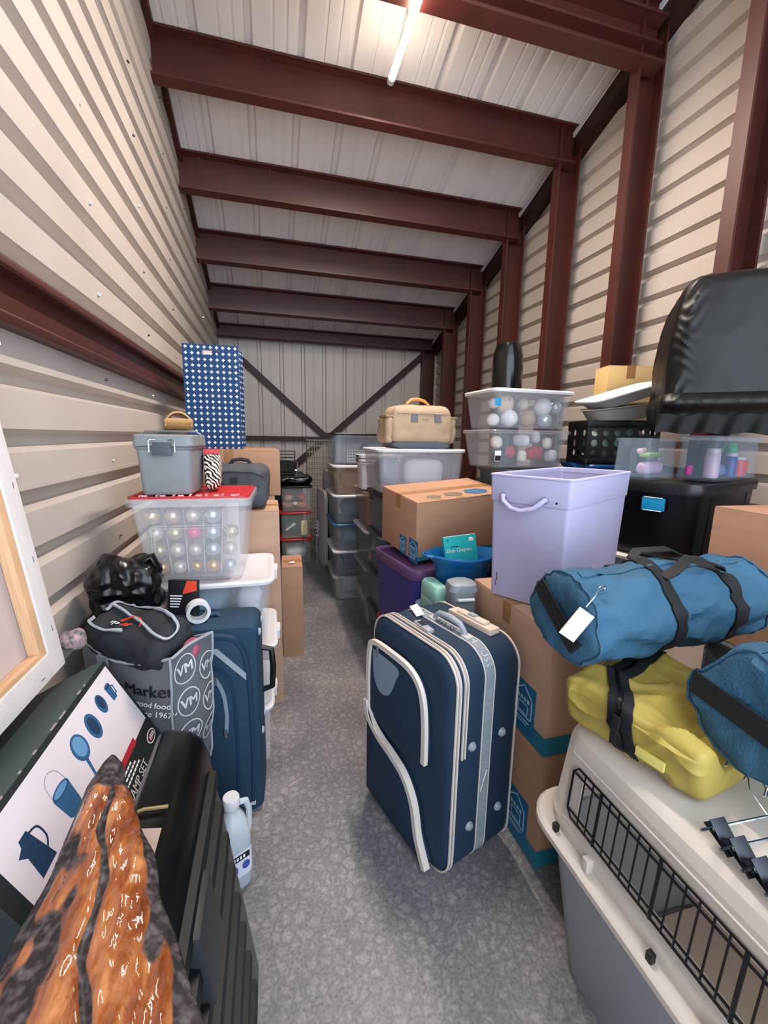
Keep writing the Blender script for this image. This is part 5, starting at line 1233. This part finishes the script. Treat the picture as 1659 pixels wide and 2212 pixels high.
for i, (x_, y_, z_, sx_, k) in enumerate(((-.17, -.10, .10, .07, 'cream'), (-.09, -.11, .05, .08, 'red'), (-.02, -.10, .11, .10, 'white fluffy'), (.055, -.11, .045, .10, 'red'), (.14, -.10, .10, .09, 'cream'), (.16, -.11, .03, .08, 'white fluffy'), (-.16, -.11, .02, .07, 'dark'), (-.02, -.11, .025, .06, 'cream'), (.06, -.10, .13, .07, 'white fluffy'))):
    lump('felt_figurine', 'figurine', '%s figurine in the lower clear bin, %s' % (k, ['upper left', 'low left of the middle', 'upper middle', 'low right of the middle', 'upper right', 'lower right', 'bottom left', 'bottom middle', 'upper right of the middle'][i]), (1.335 + x_, 2.16 + y_, 1.195 + z_), (sx_, .06, .075), FIG[k], rot=i, seed=90 + i, amp=.005, n=7, sc=20, group=g_)
t = empty('price_label', (1.140, 1.992, 1.235), R(2), 'black and white barcode label on the lower clear bin behind the hamper', 'label'); t['label'] = 'black and white barcode sticker on the lower clear bin behind the hamper'
obj('sticker', boxr(-.018, .018, -.001, .001, 0, .055), INKWHITE, t); obj('printed_block', boxr(-.017, .017, -.0016, -.001, .002, .030), INKBLACK, t)
t = empty('blue_sticker', (1.112, 1.975, 1.535), R(2), 'small blue sticker on the left corner of the upper ornament bin', 'sticker'); obj('sticker', boxr(-.017, .017, -.001, .001, -.02, .018), M('blue sticker', '#2380ac', .5), t, bevel=.0008)
# black wrapped roll
t = empty('wrapped_roll', (1.56, 2.62, 0), (0, R(-1), 0), 'tall roll wrapped in glossy black plastic behind the ornament bins', 'roll')
b = bm_(); rings = []
for i in range(40):
    z = 1.96 * i / 39; rr_ = .098 * (1 if i < 37 else (.98, .92, .75)[i - 37]); rings.append([((rr_ + .004 * noise.noise(Vector((math.cos(a) * 2, math.sin(a) * 2, z * 4)))) * math.cos(a), (rr_ + .004 * noise.noise(Vector((math.cos(a) * 2, math.sin(a) * 2, z * 4)))) * math.sin(a), z) for a in [2 * PI * k / 28 for k in range(28)]])
loft(b, rings); obj('wrapping', b, M('glossy black wrap', '#0b0c0c', .16), t)
# stack holding crate and blue tote
tote('black tote on the floor under the blue tote, between hamper and black tote', (1.86, 1.98, 0), R(-14), .40, .34, .44, BLACKP, BLACKP, taper=.92)
tote('grey tote under the blue tote, between hamper and black tote', (1.86, 1.98, .441), R(-14), .40, .34, .40, DGREYP, DGREYP, taper=.92)
tote('blue storage tote with blue lid below the black crate', (1.84, 1.98, .842), R(-10), .44, .34, .385, M('royal blue plastic', '#153f73', .4), M('blue lid', '#1f5590', .4), taper=.9, latch=M('blue lid', '#1f5590', .4))
def milk_crate():
    w, d, h = .37, .26, .225
    t = empty('plastic_crate', (1.80, 1.95, 1.230), (0, R(-1), R(-17)), 'black plastic crate with rows of round holes, on the blue tote', 'crate')
    def holed(f, W_, nu, nv, z0, z1):
        b = bm_(); cw = W_ / nu; ch = (z1 - z0) / nv
        for i in range(nu):
            for j in range(nv):
                cu = -W_ / 2 + (i + .5) * cw; cv = z0 + (j + .5) * ch; n = 16; rr_ = min(cw, ch) * .34
                sq = []
                for k in range(n):
                    a = 2 * PI * k / n; m_ = max(abs(math.cos(a)), abs(math.sin(a))); sq.append((cu + math.cos(a) / m_ * cw / 2, cv + math.sin(a) / m_ * ch / 2))
                ci = [(cu + rr_ * math.cos(2 * PI * k / n), cv + rr_ * math.sin(2 * PI * k / n)) for k in range(n)]
                vs = [[b.verts.new(f(u, v, tt)) for u, v in ring_] for ring_, tt in ((sq, 0), (ci, 0), (ci, -.004), (sq, -.004))]
                for A_, B_2 in zip(vs, vs[1:]):
                    for k in range(n): b.faces.new((A_[k], A_[(k + 1) % n], B_2[(k + 1) % n], B_2[k]))
        return b
    for kind in ('front', 'back'): obj('side_wall', holed(face_map(kind, w, d, h), w - .02, 6, 3, .03, h - .035), BLACKP, t)
    for kind in ('left', 'right'): obj('side_wall', holed(face_map(kind, w, d, h), d - .02, 4, 3, .03, h - .035), BLACKP, t)
    for (z0, z1) in ((0, .03), (h - .035, h)):
        b = bm_(); loft(b, [ringz(w, d, .012, z0), ringz(w + .006, d + .006, .012, z0 + .004), ringz(w + .006, d + .006, .012, z1 - .003), ringz(w, d, .012, z1), ringz(w - .02, d - .02, .01, z1), ringz(w - .02, d - .02, .01, z0)], False, False); obj('rim', b, BLACKP, t)
    for sx_ in (-1, 1):
        for sy_ in (-1, 1): obj('corner_post', boxr(*sorted((sx_ * (w / 2 - .001), sx_ * (w / 2 - .014))), *sorted((sy_ * (d / 2 - .001), sy_ * (d / 2 - .014))), .01, h - .01), BLACKP, t)
    obj('floor_plate', boxr(-w / 2 + .01, w / 2 - .01, -d / 2 + .01, d / 2 - .01, .002, .008), BLACKP, t)
milk_crate()
lump('folded_sheet', 'cloth', 'sage green folded sheet filling the black plastic crate', (1.80, 1.95, 1.245), (.32, .21, .19), M('sage grey cloth', '#8fa39c', .8), rot=R(-17), seed=101, amp=.006)
t = empty('shallow_pan', (1.80, 1.93, 1.460), (R(3), R(-8), R(-12)), 'grey oval basin under the white tray lid, on the black crate', 'basin')
b = bm_(); loft(b, [ringz(.26, .18, .06, 0), ringz(.32, .23, .08, .065), ringz(.345, .25, .09, .07), ringz(.345, .25, .09, .075), ringz(.31, .22, .08, .070), ringz(.25, .17, .06, .008)]); obj('body', b, M('light grey plastic', '#a8a39b', .4), t)
t = empty('tray_lid', (1.815, 1.93, 1.555), (R(4), R(-17), R(-12)), 'white shallow tray tipped on top of the grey basin', 'tray')
b = bm_(); loft(b, [ringz(.28, .19, .05, 0), ringz(.37, .26, .06, .045), ringz(.40, .28, .06, .05), ringz(.40, .28, .06, .056), ringz(.36, .25, .06, .052), ringz(.27, .18, .05, .008)]); obj('body', b, WHITEP, t)
carton('yellowish cardboard box with brown tape behind the white tray lid', (2.02, 2.15, 1.46), R(-14), .26, .15, .315, M('yellow cardboard', '#d3b077', .85), tape=True, seam='y')
tote('black tote on the floor by the right wall, at the foot of a hidden stack', (2.06, 2.28, 0), 0, .20, .18, .72, BLACKP, BLACKP, ribs=False, taper=.95)
tote('black tote by the right wall carrying the yellowish cardboard box', (2.06, 2.28, .721), 0, .20, .18, .735, BLACKP, BLACKP, ribs=False, taper=.95)

# ---- black tote with the blue latch, clear boxes on it, white-lidded bin below ----------------------
RT = 20
C_ = Vector((1.79, 1.50))
tote('tall grey tote on the floor beneath the black tote with the blue latch', (C_.x, C_.y, 0), R(RT), .50, .32, .40, DGREYP, DGREYP, taper=.92)
tote('dark grey tote supporting the flat white-lidded bin by the right wall', (C_.x, C_.y, .401), R(RT), .50, .32, .375, M('slate plastic', '#5c646e', .5), DGREYP, taper=.92)
tote('flat clear bin with a cream lid directly under the black tote', (C_.x - .01, C_.y - .01, .777), R(RT), .58, .38, .085, CLEAR, M('cream plastic', '#d9cdc4', .45), taper=.93, ribs=False, lidh=.02)
BT = .863
bt = tote('large black tote with a bright blue latch beside the lavender hamper', (C_.x + .047, C_.y + .017, BT), R(RT), .70, .37, .325, M('deep black plastic', '#08090c', .35), M('dark charcoal lid', '#16181b', .35), taper=.88, r=.06, lidh=.045)
LB = M('latch blue', '#1b86b0', .4)
b = bm_(); box(b, (-.353, -.02, .235), (.012, .085, .052)); lt2 = obj('latch', b, LB, bt, bevel=.004, label='bright blue latch')
b = bm_(); tube(b, [(-.359, -.055, .262), (-.359, .015, .262)], .002, 6); tube(b, [(-.359, -.055, .208), (-.359, .015, .208)], .002, 6); obj('white_edge', b, WHITEP, lt2)['kind'] = 'stuff'
def rpos(u, v): a = R(RT); return (C_.x + u * math.cos(a) - v * math.sin(a), C_.y + u * math.sin(a) + v * math.cos(a))
z_ = BT + .3265
p1 = rpos(-.155, .095); p2 = rpos(.135, -.085)
tote('open clear box with green and pink craft things, on the left of the black tote', (*p1, z_), R(RT), .28, .165, .175, clear('pale blue clear', '#c3d6ea', .12), None, taper=.93, open_top=True, ribs=False, r=.02)
tote('clear box with a pale lid full of craft supplies, front right on the black tote', (*p2, z_), R(RT - 3), .46, .165, .190, clear('pale blue clear', '#c3d6ea', .12), clear('pale clear lid', '#cfdcec', .35), taper=.93, ribs=False, r=.02, lidh=.02)
def craft(p, items, rot, g_, where):
    for i, (u, v, zz_, sz, hx, nm, kind) in enumerate(items):
        sz = (sz[0] * 1.1, sz[1] * .92, sz[2] * (1.22 if zz_ < .05 else 1.0)); zz_ = zz_ + .003 if zz_ < .08 else zz_ + .002
        a = R(rot); x = p[0] + u * math.cos(a) - v * math.sin(a); y = p[1] + u * math.sin(a) + v * math.cos(a)
        if kind == 'jar':
            t = empty('jar', (x, y, z_ + zz_), 0, '%s craft jar in the %s' % (nm, where), 'jar', g_)
            b = bm_(); lathe(b, [(sz[0] * .48, 0), (sz[0] * .5, .004), (sz[0] * .5, sz[2] * .8), (sz[0] * .42, sz[2] * .85)], 16); obj('body', b, M(nm + ' jar', hx, .35), t)
            b = bm_(); lathe(b, [(sz[0] * .46, sz[2] * .85), (sz[0] * .46, sz[2])], 16); obj('lid', b, WHITEP, t)
        else:
            lump('craft_packet', 'packet', '%s in the %s' % (nm, where), (x, y, z_ + zz_), sz, M(nm + ' stuff', hx, .6, var=.08, vs=20), rot=a + i * .1, seed=110 + i, amp=.004, n=6, group=g_)
craft(p1, [(-.02, -.03, .012, (.17, .07, .055), '#c9a9c9', 'lilac pouch', ''), (-.02, -.03, .086, (.17, .06, .030), '#86a860', 'green felt strip', ''), (.0, .03, .012, (.18, .05, .10), '#3c414c', 'charcoal case', ''), (-.04, .0, .100, (.14, .04, .035), '#d9bcc8', 'pale pink card', '')], RT, 'things in the open clear box', 'open clear box')
craft(p2, [(-0.171, -.04, .012, (.05, .05, .10), '#d8b9cf', 'pale pink', 'jar'), (-0.195, .03, .012, (.05, .03, .045), '#c93f93', 'magenta pouch', ''), (-0.085, -.035, .012, (.08, .06, .05), '#6d7ab2', 'periwinkle pouch', ''), (-0.085, .03, .012, (.10, .05, .12), '#343a46', 'black zipped pouch', ''), (0.000, -.045, .012, (.042, .042, .085), '#3f57a8', 'blue', 'jar'), (0.085, -.045, .012, (.052, .052, .07), '#e0525a', 'coral red', 'jar'), (0.037, -.02, .105, (.09, .05, .06), '#5fb787', 'crumpled green tissue', ''), (0.134, .02, .10, (.06, .05, .05), '#d8cfc6', 'cream roll', ''), (0.165, -.035, .012, (.05, .05, .06), '#c9703c', 'orange packet', ''), (0.135, .025, .012, (.09, .05, .08), '#3f4a66', 'navy case', '')], RT - 3, 'things in the lidded clear box', 'lidded clear box')

# ---- black plastic wrapped armchair on top ------------------------------------------------------------
def wrapped_chair():
    w, d, h = .56, .48, .54
    t = empty('wrapped_armchair', (1.765, 1.285, 1.398), (R(0), R(0), R(-40)), 'large piece of furniture wrapped in creased black plastic sheeting, on the clear boxes', 'furniture')
    BM_ = M('creased black sheeting', '#0b0a09', .42, bump=.0, spec=.28); N_, L_, B_ = nodes_of(BM_)
    tc = N_.new('ShaderNodeTexCoord'); mp = N_.new('ShaderNodeMapping'); mp.inputs['Scale'].default_value = (2, 2, 3.5); n1 = N_.new('ShaderNodeTexNoise'); n1.inputs['Scale'].default_value = 3; n1.inputs['Detail'].default_value = 3; n1.inputs['Distortion'].default_value = 1.2
    bp = N_.new('ShaderNodeBump'); bp.inputs['Strength'].default_value = .10; bp.inputs['Distance'].default_value = .02
    L_.new(tc.outputs['Object'], mp.inputs[0]); L_.new(mp.outputs[0], n1.inputs[0]); L_.new(n1.outputs[0], bp.inputs['Height']); L_.new(bp.outputs[0], B_.inputs['Normal'])
    def fn(P, n):
        # leaning top, crinkles along the left front edge, a pulled waist below
        k = P.z / h; x = P.x; y = P.y
        x += .10 * max(0, k - .55) ** 1.2 * (1 if x < 0 else 0) ; y += .10 * max(0, k - .6)
        e = math.exp(-((P.x + w * .44) / .03) ** 2) * (1 if P.y < 0 else 0)
        y -= e * .0040 * math.sin(P.z * 130 + 4 * math.sin(P.x * 50 + P.z * 20))
        if k < .22: y -= .03 * math.exp(-((k - .17) / .05) ** 2); x *= 1 + .04 * math.exp(-((k - .17) / .06) ** 2)
        if k < .2 and P.y < -.1: y += .0015 * math.sin(P.x * 130 + 3 * math.sin(P.z * 30))
        return (x, y, P.z)
    sf = Soft(w, d, h, .048, .005, 4, 77, fn); obj('wrapping', sf.mesh(n=64), BM_, t)
    # slack skirt of sheeting hanging at the foot
    b = bm_(); n = 90; rows = []
    for j in range(7):
        z = .05 - j * .011
        rows.append([(-w / 2 - .02 + (w + .04) * i / n, -d / 2 - .006 - .005 * math.sin(i * .55 + j * .3) * (.4 + j * .12) - .002 * j, z + .004 * math.sin(i * .35)) for i in range(n + 1)])
    vs = [[b.verts.new(p) for p in r_] for r_ in rows]
    for a_, c_ in zip(vs, vs[1:]):
        for i in range(n): b.faces.new((a_[i], a_[i + 1], c_[i + 1], c_[i]))
    r_ = bmesh.ops.solidify(b, geom=b.faces[:], thickness=.002)
    obj('loose_sheeting', b, BM_, t)
wrapped_chair()

# ---- near right carton ------------------------------------------------------------------------------------
tote('grey tote on the floor under the near right cardboard box', (1.60, .80, 0), 0, .42, .46, .72, DGREYP, DGREYP, taper=.95, ribs=False)
def near_carton():
    w, d, h = .42, .48, .425
    t = carton('brown cardboard box with black shipping marks, in front of the black tote at right', (1.605, .80, .7215), R(-2), w, d, h, CARD3, seam='x')
    f = face_map('left', w, d, h); b = None
    decal(t, 'printed_mark', outline_strip([(-.165, .13), (-.130, .13), (-.130, .03), (-.165, .03)], .003) + [rect(-.162, -.133, .055 + k * .010, .060 + k * .010) for k in range(6)] + [rect(-.165, -.13, .118, .121)], INKBLACK, f, label='black bordered table print')
    decal(t, 'printed_corner', [rect(-.222, -.212, .138, .140), rect(-.222, -.220, .126, .140), rect(-.192, -.182, .130, .132), rect(-.184, -.182, .118, .132)], INKBLACK, f)
    b = bm_(); box(b, (-.05, .12, h + .001), (.12, .02, .0008)); obj('white_tape', b, WHITEP, t)
near_carton()

# ---- dog crate ---------------------------------------------------------------------------------------------
def dog_crate():
    L_, Wd = .98, .62   # along Y, along X
    x0, x1, y0, y1 = .648, 1.245, -.16, .815
    cx, cy = (x0 + x1) / 2, (y0 + y1) / 2; w, d = x1 - x0, y1 - y0
    t = empty('dog_crate', (cx, cy, 0), 0, 'large white and grey plastic dog crate with a long wire side window', 'crate')
    WH = M('warm white plastic', '#d6cfc8', .45, bump=.03, bs=160); GR = M('light grey plastic shell', '#96969b', .5, bump=.04, bs=160)
    b = bm_(); n = 6
    loft(b, [ringz(w - .13, d - .12, .07, 0, n), ringz(w - .11, d - .10, .08, .012, n), ringz(w - .012, d - .012, .08, .405, n), ringz(w, d, .08, .41, n), ringz(w - .03, d - .03, .08, .41, n), ringz(w - .12, d - .12, .08, .015, n)]); obj('lower_shell', b, GR, t)
    # rim flange
    b = bm_(); loft(b, [ringz(w + .05, d + .045, .09, .405, n), ringz(w + .066, d + .06, .10, .411, n), ringz(w + .066, d + .06, .10, .424, n), ringz(w + .05, d + .045, .09, .430, n), ringz(w - .01, d - .01, .08, .430, n), ringz(w - .01, d - .01, .08, .405, n), ringz(w + .05, d + .045, .09, .405, n)], False, False); obj('rim', b, WH, t)
    # upper shell, built open on the aisle side for the window
    zb, zt_ = .430, .682
    prof_z = [(zb, 0), (zb + .03, -.002), (zb + .04, .004), (zt_ - .035, .018), (zt_ - .012, .026), (zt_, .045), (zt_ + .004, .075)]
    wy0, wy1, wz0, wz1 = -d / 2 + .03, d / 2 - .125, .500, .602
    b = bm_()
    rings = [ringz(w - 2 * i_, d - 2 * i_, .085, z, n) for z, i_ in prof_z]
    vs = [[b.verts.new(p) for p in r_] for r_ in rings]; N2 = len(rings[0])
    for a_, c_ in zip(vs, vs[1:]):
        for i in range(N2):
            j = (i + 1) % N2
            mid = sum((v.co for v in (a_[i], a_[j], c_[j], c_[i])), Vector()) / 4
            if mid.x < -w / 2 + .04 and abs(mid.y) < d / 2 - .1 and abs((a_[0].co.z) - (zb + .04)) < .001: continue
            if mid.y < -d / 2 + .04 and abs(mid.x) < w / 2 - .1 and zb + .02 < mid.z < zt_ - .03: continue
            b.faces.new((a_[i], a_[j], c_[j], c_[i]))
    b.faces.new(vs[-1])
    up = obj('upper_shell', b, WH, t)
    # window wall panels round the opening (x slanted inwards)
    def fx(z): return -w / 2 + .004 + (.018 - .004) * (z - (zb + .04)) / (zt_ - .035 - (zb + .04))
    ya, yb = -d / 2 + .085, d / 2 - .085
    def pan(ya_, yb_, za, zb_): 
        b = bm_(); loft(b, [[(fx(z) + o_, y_, z) for z, o_ in ((za, 0), (zb_, 0), (zb_, .004), (za, .004))] for y_ in (ya_, yb_)]); obj('window_surround', b, WH, t)
    pan(ya - .002, yb + .002, zb + .04, wz0); pan(ya - .002, yb + .002, wz1, zt_ - .035); pan(wy1, yb + .002, wz0, wz1)
    # moulded line grooves and lid ridge
    b = bm_(); tube(b, [(fx(wz1 + .032) - .001, ya, wz1 + .032), (fx(wz1 + .032) - .001, yb, wz1 + .032)], .0028, 6); tube(b, [(fx(.476) - .001, ya, .468), (fx(.476) - .001, yb, .468)], .0028, 6); obj('moulded_ridge', b, WH, t)['kind'] = 'stuff'
    # wire grille
    g = empty('window_grille', (0, 0, 0), parent=t)
    b = bm_()
    def fp(y_, z, o_=.005): return (fx(z) - o_, y_, z)
    tube(b, [fp(ya, wz0 - .012), fp(wy1 + .012, wz0 - .012), fp(wy1 + .025, wz0 + .004), fp(wy1 + .025, wz1 - .004), fp(wy1 + .012, wz1 + .012), fp(ya, wz1 + .012)], .0026, 6)
    obj('grille_frame', b, BLACKWIRE, t)
    for zz_ in (wz0 + .004, wz1 - .004): b = bm_(); tube(b, [fp(ya, zz_), fp(wy1 + .025, zz_)], .0026, 6); obj('grille_rail', b, BLACKWIRE, t)
    k = 0; yy = wy1 - .012
    b0 = None
    while yy > ya:
        b = bm_(); tube(b, [fp(0, wz0 - .012, .007)[:1] + (0,) + (wz0 - .012,), fp(0, wz1 + .012, .007)[:1] + (0,) + (wz1 + .012,)], .0034 if k % 6 == 2 else .0018, 6)
        obj('grille_wire', b, BLACKWIRE, t, loc=(0, yy, 0)); yy -= .024; k += 1
    bpy.data.objects.remove(g)
    # clips and bosses along the rim
    for i, yy in enumerate((.40, .30, .135, .02, -.12)):
        b = bm_()
        if i % 2 == 0: box(b, (-w / 2 - .014, yy, .438), (.012, .012, .022)); obj('rim_clip', b, BLACKP, t, bevel=.002)
        else: box(b, (-w / 2 - .010, yy, .446), (.018, .016, .032)); obj('rim_boss', b, WH, t, bevel=.003)
    # inner floor visible through the window
    obj('liner', boxr(-w / 2 + .07, w / 2 - .07, -d / 2 + .08, d / 2 - .08, .03, .034), M('tan liner', '#cbb5a4', .7), t)
    for m_ in (WH,):
        N3, L3, B3 = nodes_of(m_); out_ = [x_ for x_ in N3 if x_.type == 'OUTPUT_MATERIAL'][0]; tr_ = N3.new('ShaderNodeBsdfTranslucent'); tr_.inputs[0].default_value = lin('#e8d8c6'); mxs = N3.new('ShaderNodeMixShader'); mxs.inputs[0].default_value = .35
        L3.new(B3.outputs[0], mxs.inputs[1]); L3.new(tr_.outputs[0], mxs.inputs[2]); L3.new(mxs.outputs[0], out_.inputs[0])
dog_crate()

# ---- duffels, yellow bag, hangers on the crate -----------------------------------------------------------------
BLU = M('blue duffel cloth', '#2a546e', .7, var=.10, vs=6, bump=.3, bs=170); BST = M('black strap webbing', '#111316', .7, bump=.2, bs=300)
def duffel(label, p0, p1, r, seed, roll=0, squash=.92, tagged=False, endonly=False, mat=BLU):
    p0 = Vector(p0); p1 = Vector(p1); ax = p1 - p0; L_ = ax.length; X = ax.normalized(); Z = Vector((0, 0, 1)); Y = Z.cross(X).normalized(); Z = X.cross(Y)
    Rm = Matrix((X, Y, Z)).transposed() @ Matrix.Rotation(roll, 3, 'X')
    t = empty('duffel_bag', p0, (0, 0, 0), label, 'bag'); t.rotation_euler = Rm.to_euler()
    def rad(s_): return r * (1 - .0 * s_) * (.93 + .07 * math.sin(PI * min(1, max(0, s_))))
    def S_(s_, a, off=0, k=1.0):
        """s_: 0..1 along, a: angle (0 = local -Y, 90 = up)"""
        ca, sa = math.cos(a), math.sin(a); rr_ = rad(s_) * k
        q = Vector((s_ * L_, -ca, sa))
        fold = noise.noise(Vector((s_ * 5 + seed, ca * 2.2, sa * 2.2))) * .020 + (1 - 2 * abs(noise.noise(Vector((s_ * 9, ca * 3 + seed, sa * 3))))) * .010 - .004
        rr_ += fold * k + off
        z = sa * rr_ * squash
        if z < -r * .72: z = -r * .72 + (z + r * .72) * .35
        return Vector((s_ * L_, -ca * rr_, z))
    b = bm_(); n = 56; m_ = 44; rings = []
    for k, dx in ((.30, -.004), (.62, -.012), (.86, -.010), (.97, -.002)):
        rings.append([S_(0, 2 * PI * i / n, 0, k) + Vector((dx + .006 * noise.noise(Vector((i * .4, k * 6, seed))), 0, 0)) for i in range(n)])
    for j in range(m_ + 1): rings.append([S_(j / m_, 2 * PI * i / n) for i in range(n)])
    for k in (.97, .85, .6, .3): rings.append([S_(1, 2 * PI * i / n, 0, k) + Vector((.01, 0, 0)) for i in range(n)])
    loft(b, rings); obj('body', b, mat, t)
    # round seam and end strap
    for s_ in (0.0, 1.0):
        b = bm_(); tube(b, [S_(s_, 2 * PI * i / 48, .002) for i in range(48)], .003, 6, closed=True); obj('end_seam', b, mat, t)
    b = bm_(); rings = []
    for i in range(21):
        q = -1 + 2 * i / 20; c_ = S_(0, R(90) if q > 0 else R(-90), 0, abs(q) * .98)
        rings.append([Vector((-.014 - (0 if abs(q) < .9 else -.012), y_, c_.z)) for y_ in (-.022, .022)] + [Vector((-.018 - (0 if abs(q) < .9 else -.012), y_, c_.z)) for y_ in (.022, -.022)])
    Rr = Matrix.Rotation(R(-60), 3, 'X'); rings = [[Rr @ p for p in r_] for r_ in rings]; loft(b, rings); obj('end_strap', b, BST, t)
    for s0 in (.40, .74):
        b = bm_(); rings = []
        for i in range(49):
            a = R(-80) + R(250) * i / 48; rings.append([S_(s0 + q, a, o_) for q, o_ in ((-.035, .001), (.035, .001), (.035, .005), (-.035, .005))])
        loft(b, rings); obj('strap', b, BST, t)
    # grab handles arching over the top
    for a0 in (R(68), R(112)):
        b = bm_(); P_ = [S_(.40, a0, .003), S_(.44, a0, .022), S_(.57, a0 + (.2 if a0 < 1.5 else -.2), .036), S_(.70, a0, .022), S_(.74, a0, .003)]; rings = []
        for i, p in enumerate(P_ ): rings.append([p + Vector((0, y_, z2)) for y_, z2 in ((-.014, 0), (.014, 0), (.014, .004), (-.014, .004))])
        loft(b, rings); obj('handle', b, BST, t)
    b = bm_(); rings = []
    for i in range(31):
        s_ = .04 + .92 * i / 30; rings.append([S_(s_, R(90) + q, o_) for q, o_ in ((-.07, .001), (.07, .001), (.07, .004), (-.07, .004))])
    loft(b, rings); obj('zip_flap', b, mat, t)
    if tagged:
        p = S_(.03, R(62), .012); b = bm_(); tube(b, [p + Vector((.03, 0, .0)), p + Vector((.0, -.01, .006)), p + Vector((-.02, -.02, -.004)), p + Vector((-.045, -.028, -.02))], .0018, 6); c1 = obj('tag_loop', b, CHROME, t)
        b = bm_(); m3 = [p + Vector((.02 + .010 * math.cos(a), 0, .004 + .006 * math.sin(a))) for a in [2 * PI * k / 12 for k in range(12)]]; tube(b, m3, .0018, 6, closed=True); obj('snap_ring', b, CHROME, t)
        b = bm_(); box(b, (0, 0, 0), (.042, .0025, .072)); tg = obj('luggage_tag', b, M('beige luggage tag', '#cfc2b8', .5), t, loc=p + Vector((-.062, -.030, -.060)), rot=(R(-8), R(32), R(-20)), bevel=.001, label='blank beige luggage tag')
    return t
duffel('blue duffel bag with a blank beige luggage tag, lying above the yellow bag', (.672, .820, .930), (1.25, .855, .930), .118, 3.1, roll=R(8), tagged=True)
duffel('second blue duffel bag at the right edge, on the dog crate behind the hangers', (.815, .470, .868), (1.27, .50, .868), .130, 8.7, roll=R(-20))

def yellow_bag():
    w, d, h = .31, .30, .115
    t = empty('yellow_bag', (.850, .672, .6885), R(13), 'yellow nylon bag with a wide black zipper, slumped on the dog crate', 'bag')
    YE = M('yellow nylon', '#a08c42', .5, var=.05, vs=6, bump=.15, bs=60)
    def fn(P, n):
        k = P.z / h; x, y, z = P
        x += .03 * (k - .5) * -1 * (1 if x < 0 else 0)
        cre = (1 - 2 * abs(noise.noise(Vector((x * 10 + y * 6, y * 8, 4))))) ** 2 * .013 + noise.noise(Vector((x * 14, y * 14, z * 8))) * .008
        if n.z > .2: z += cre
        elif x < 0: x -= (1 - 2 * abs(noise.noise(Vector((3, y * 11 + z * 9, z * 14))))) ** 2 * .010
        dq = max(0, min(1, (-.02 - P.y) / .06)) * max(0, min(1, (P.x + .12) / .06)); z *= 1 - .55 * dq
        return (x, y, max(0, z))
    sf = Soft(w, d, h, .022, .003, 9, 55, fn); obj('body', sf.mesh(n=56), YE, t)
    b = sf.strap([(-1, -.05, -.75), (-1, .04, .95), (-.82, .12, 1), (-.3, .55, 1), (.9, .74, 1)], 1, .36, .005); obj('zip_panel', b, BST, t)
    b = sf.strap([(-1, -.03, -.5), (-1, .04, .95), (-.82, .12, 1), (-.3, .55, 1), (.9, .74, 1)], 1, .05, .009); obj('zip_teeth', b, BLACKGLOSS, t)
    p = sf.pt((-1, .02, .55), .014); b = bm_(); box(b, p, (.006, .016, .030)); box(b, p - Vector((.004, .0, .030)), (.005, .013, .034)); obj('zip_pull', b, M('gunmetal pull', '#3c3d42', .35, .7), t, bevel=.002)
    p = sf.pt((-1, -.42, -.15), .006); b = bm_(); box(b, p, (.006, .055, .020)); obj('fabric_tab', b, M('pale yellow tab', '#cfc06a', .6), t, bevel=.001)
yellow_bag()
t = empty('webbing_strap', (1.10, .700, .79), R(10), 'black webbing strap trailing from the yellow bag to the right', 'strap')
b = bm_(); rings = []
for i in range(12):
    x = -.08 + i * .03; z = .012 + .010 * math.sin(i * .7); rings.append([(x, -.018, z), (x, .018, z + .004), (x, .018, z + .007), (x, -.018, z + .003)])
loft(b, rings); obj('webbing', b, BST, t)

def clip_hanger(label, loc, rot, idx):
    t = empty('clip_hanger', loc, rot, label, 'hanger', 'trouser hangers on the dog crate')
    b = bm_(); tube(b, [(0, .0, 0), (.0, .04, .0), (.012, .055, .0), (.02, .075, .0), (.0, .09, .0), (-.016, .08, 0)], .0018, 6); obj('hook', b, CHROME, t)
    b = bm_(); tube(b, [(-.14, 0, 0), (.14, 0, 0)], .0024, 6); obj('bar', b, CHROME, t)
    for s_ in (-1, 1):
        x = s_ * .105
        b = bm_(); box(b, (x, -.012, .004), (.030, .045, .0018), Matrix.Rotation(R(10), 3, 'X')); box(b, (x, -.012, -.004), (.030, .045, .0018), Matrix.Rotation(R(-10), 3, 'X')); cp = obj('clip', b, M('dark steel clip', '#3a3c42', .3, .8), t, bevel=.0006)
        b = bm_(); tube(b, [(x - .012, -.002, 0), (x + .012, -.002, 0)], .004, 8); obj('spring', b, CHROME, cp)
        b = bm_(); box(b, (x, -.034, 0), (.028, .010, .007)); obj('grip_pad', b, BLACKP, cp)
pl = ['farthest from the camera', 'second farthest', 'third farthest', 'fourth farthest', 'fifth farthest', 'third nearest', 'second nearest', 'nearest the camera']
for i in range(8):
    clip_hanger('chrome clip hanger on the dog crate, %s of the row' % pl[i], (.812 - .003 * i, .435 - i * .034, .717), (R(32), 0, R(-3)), i)
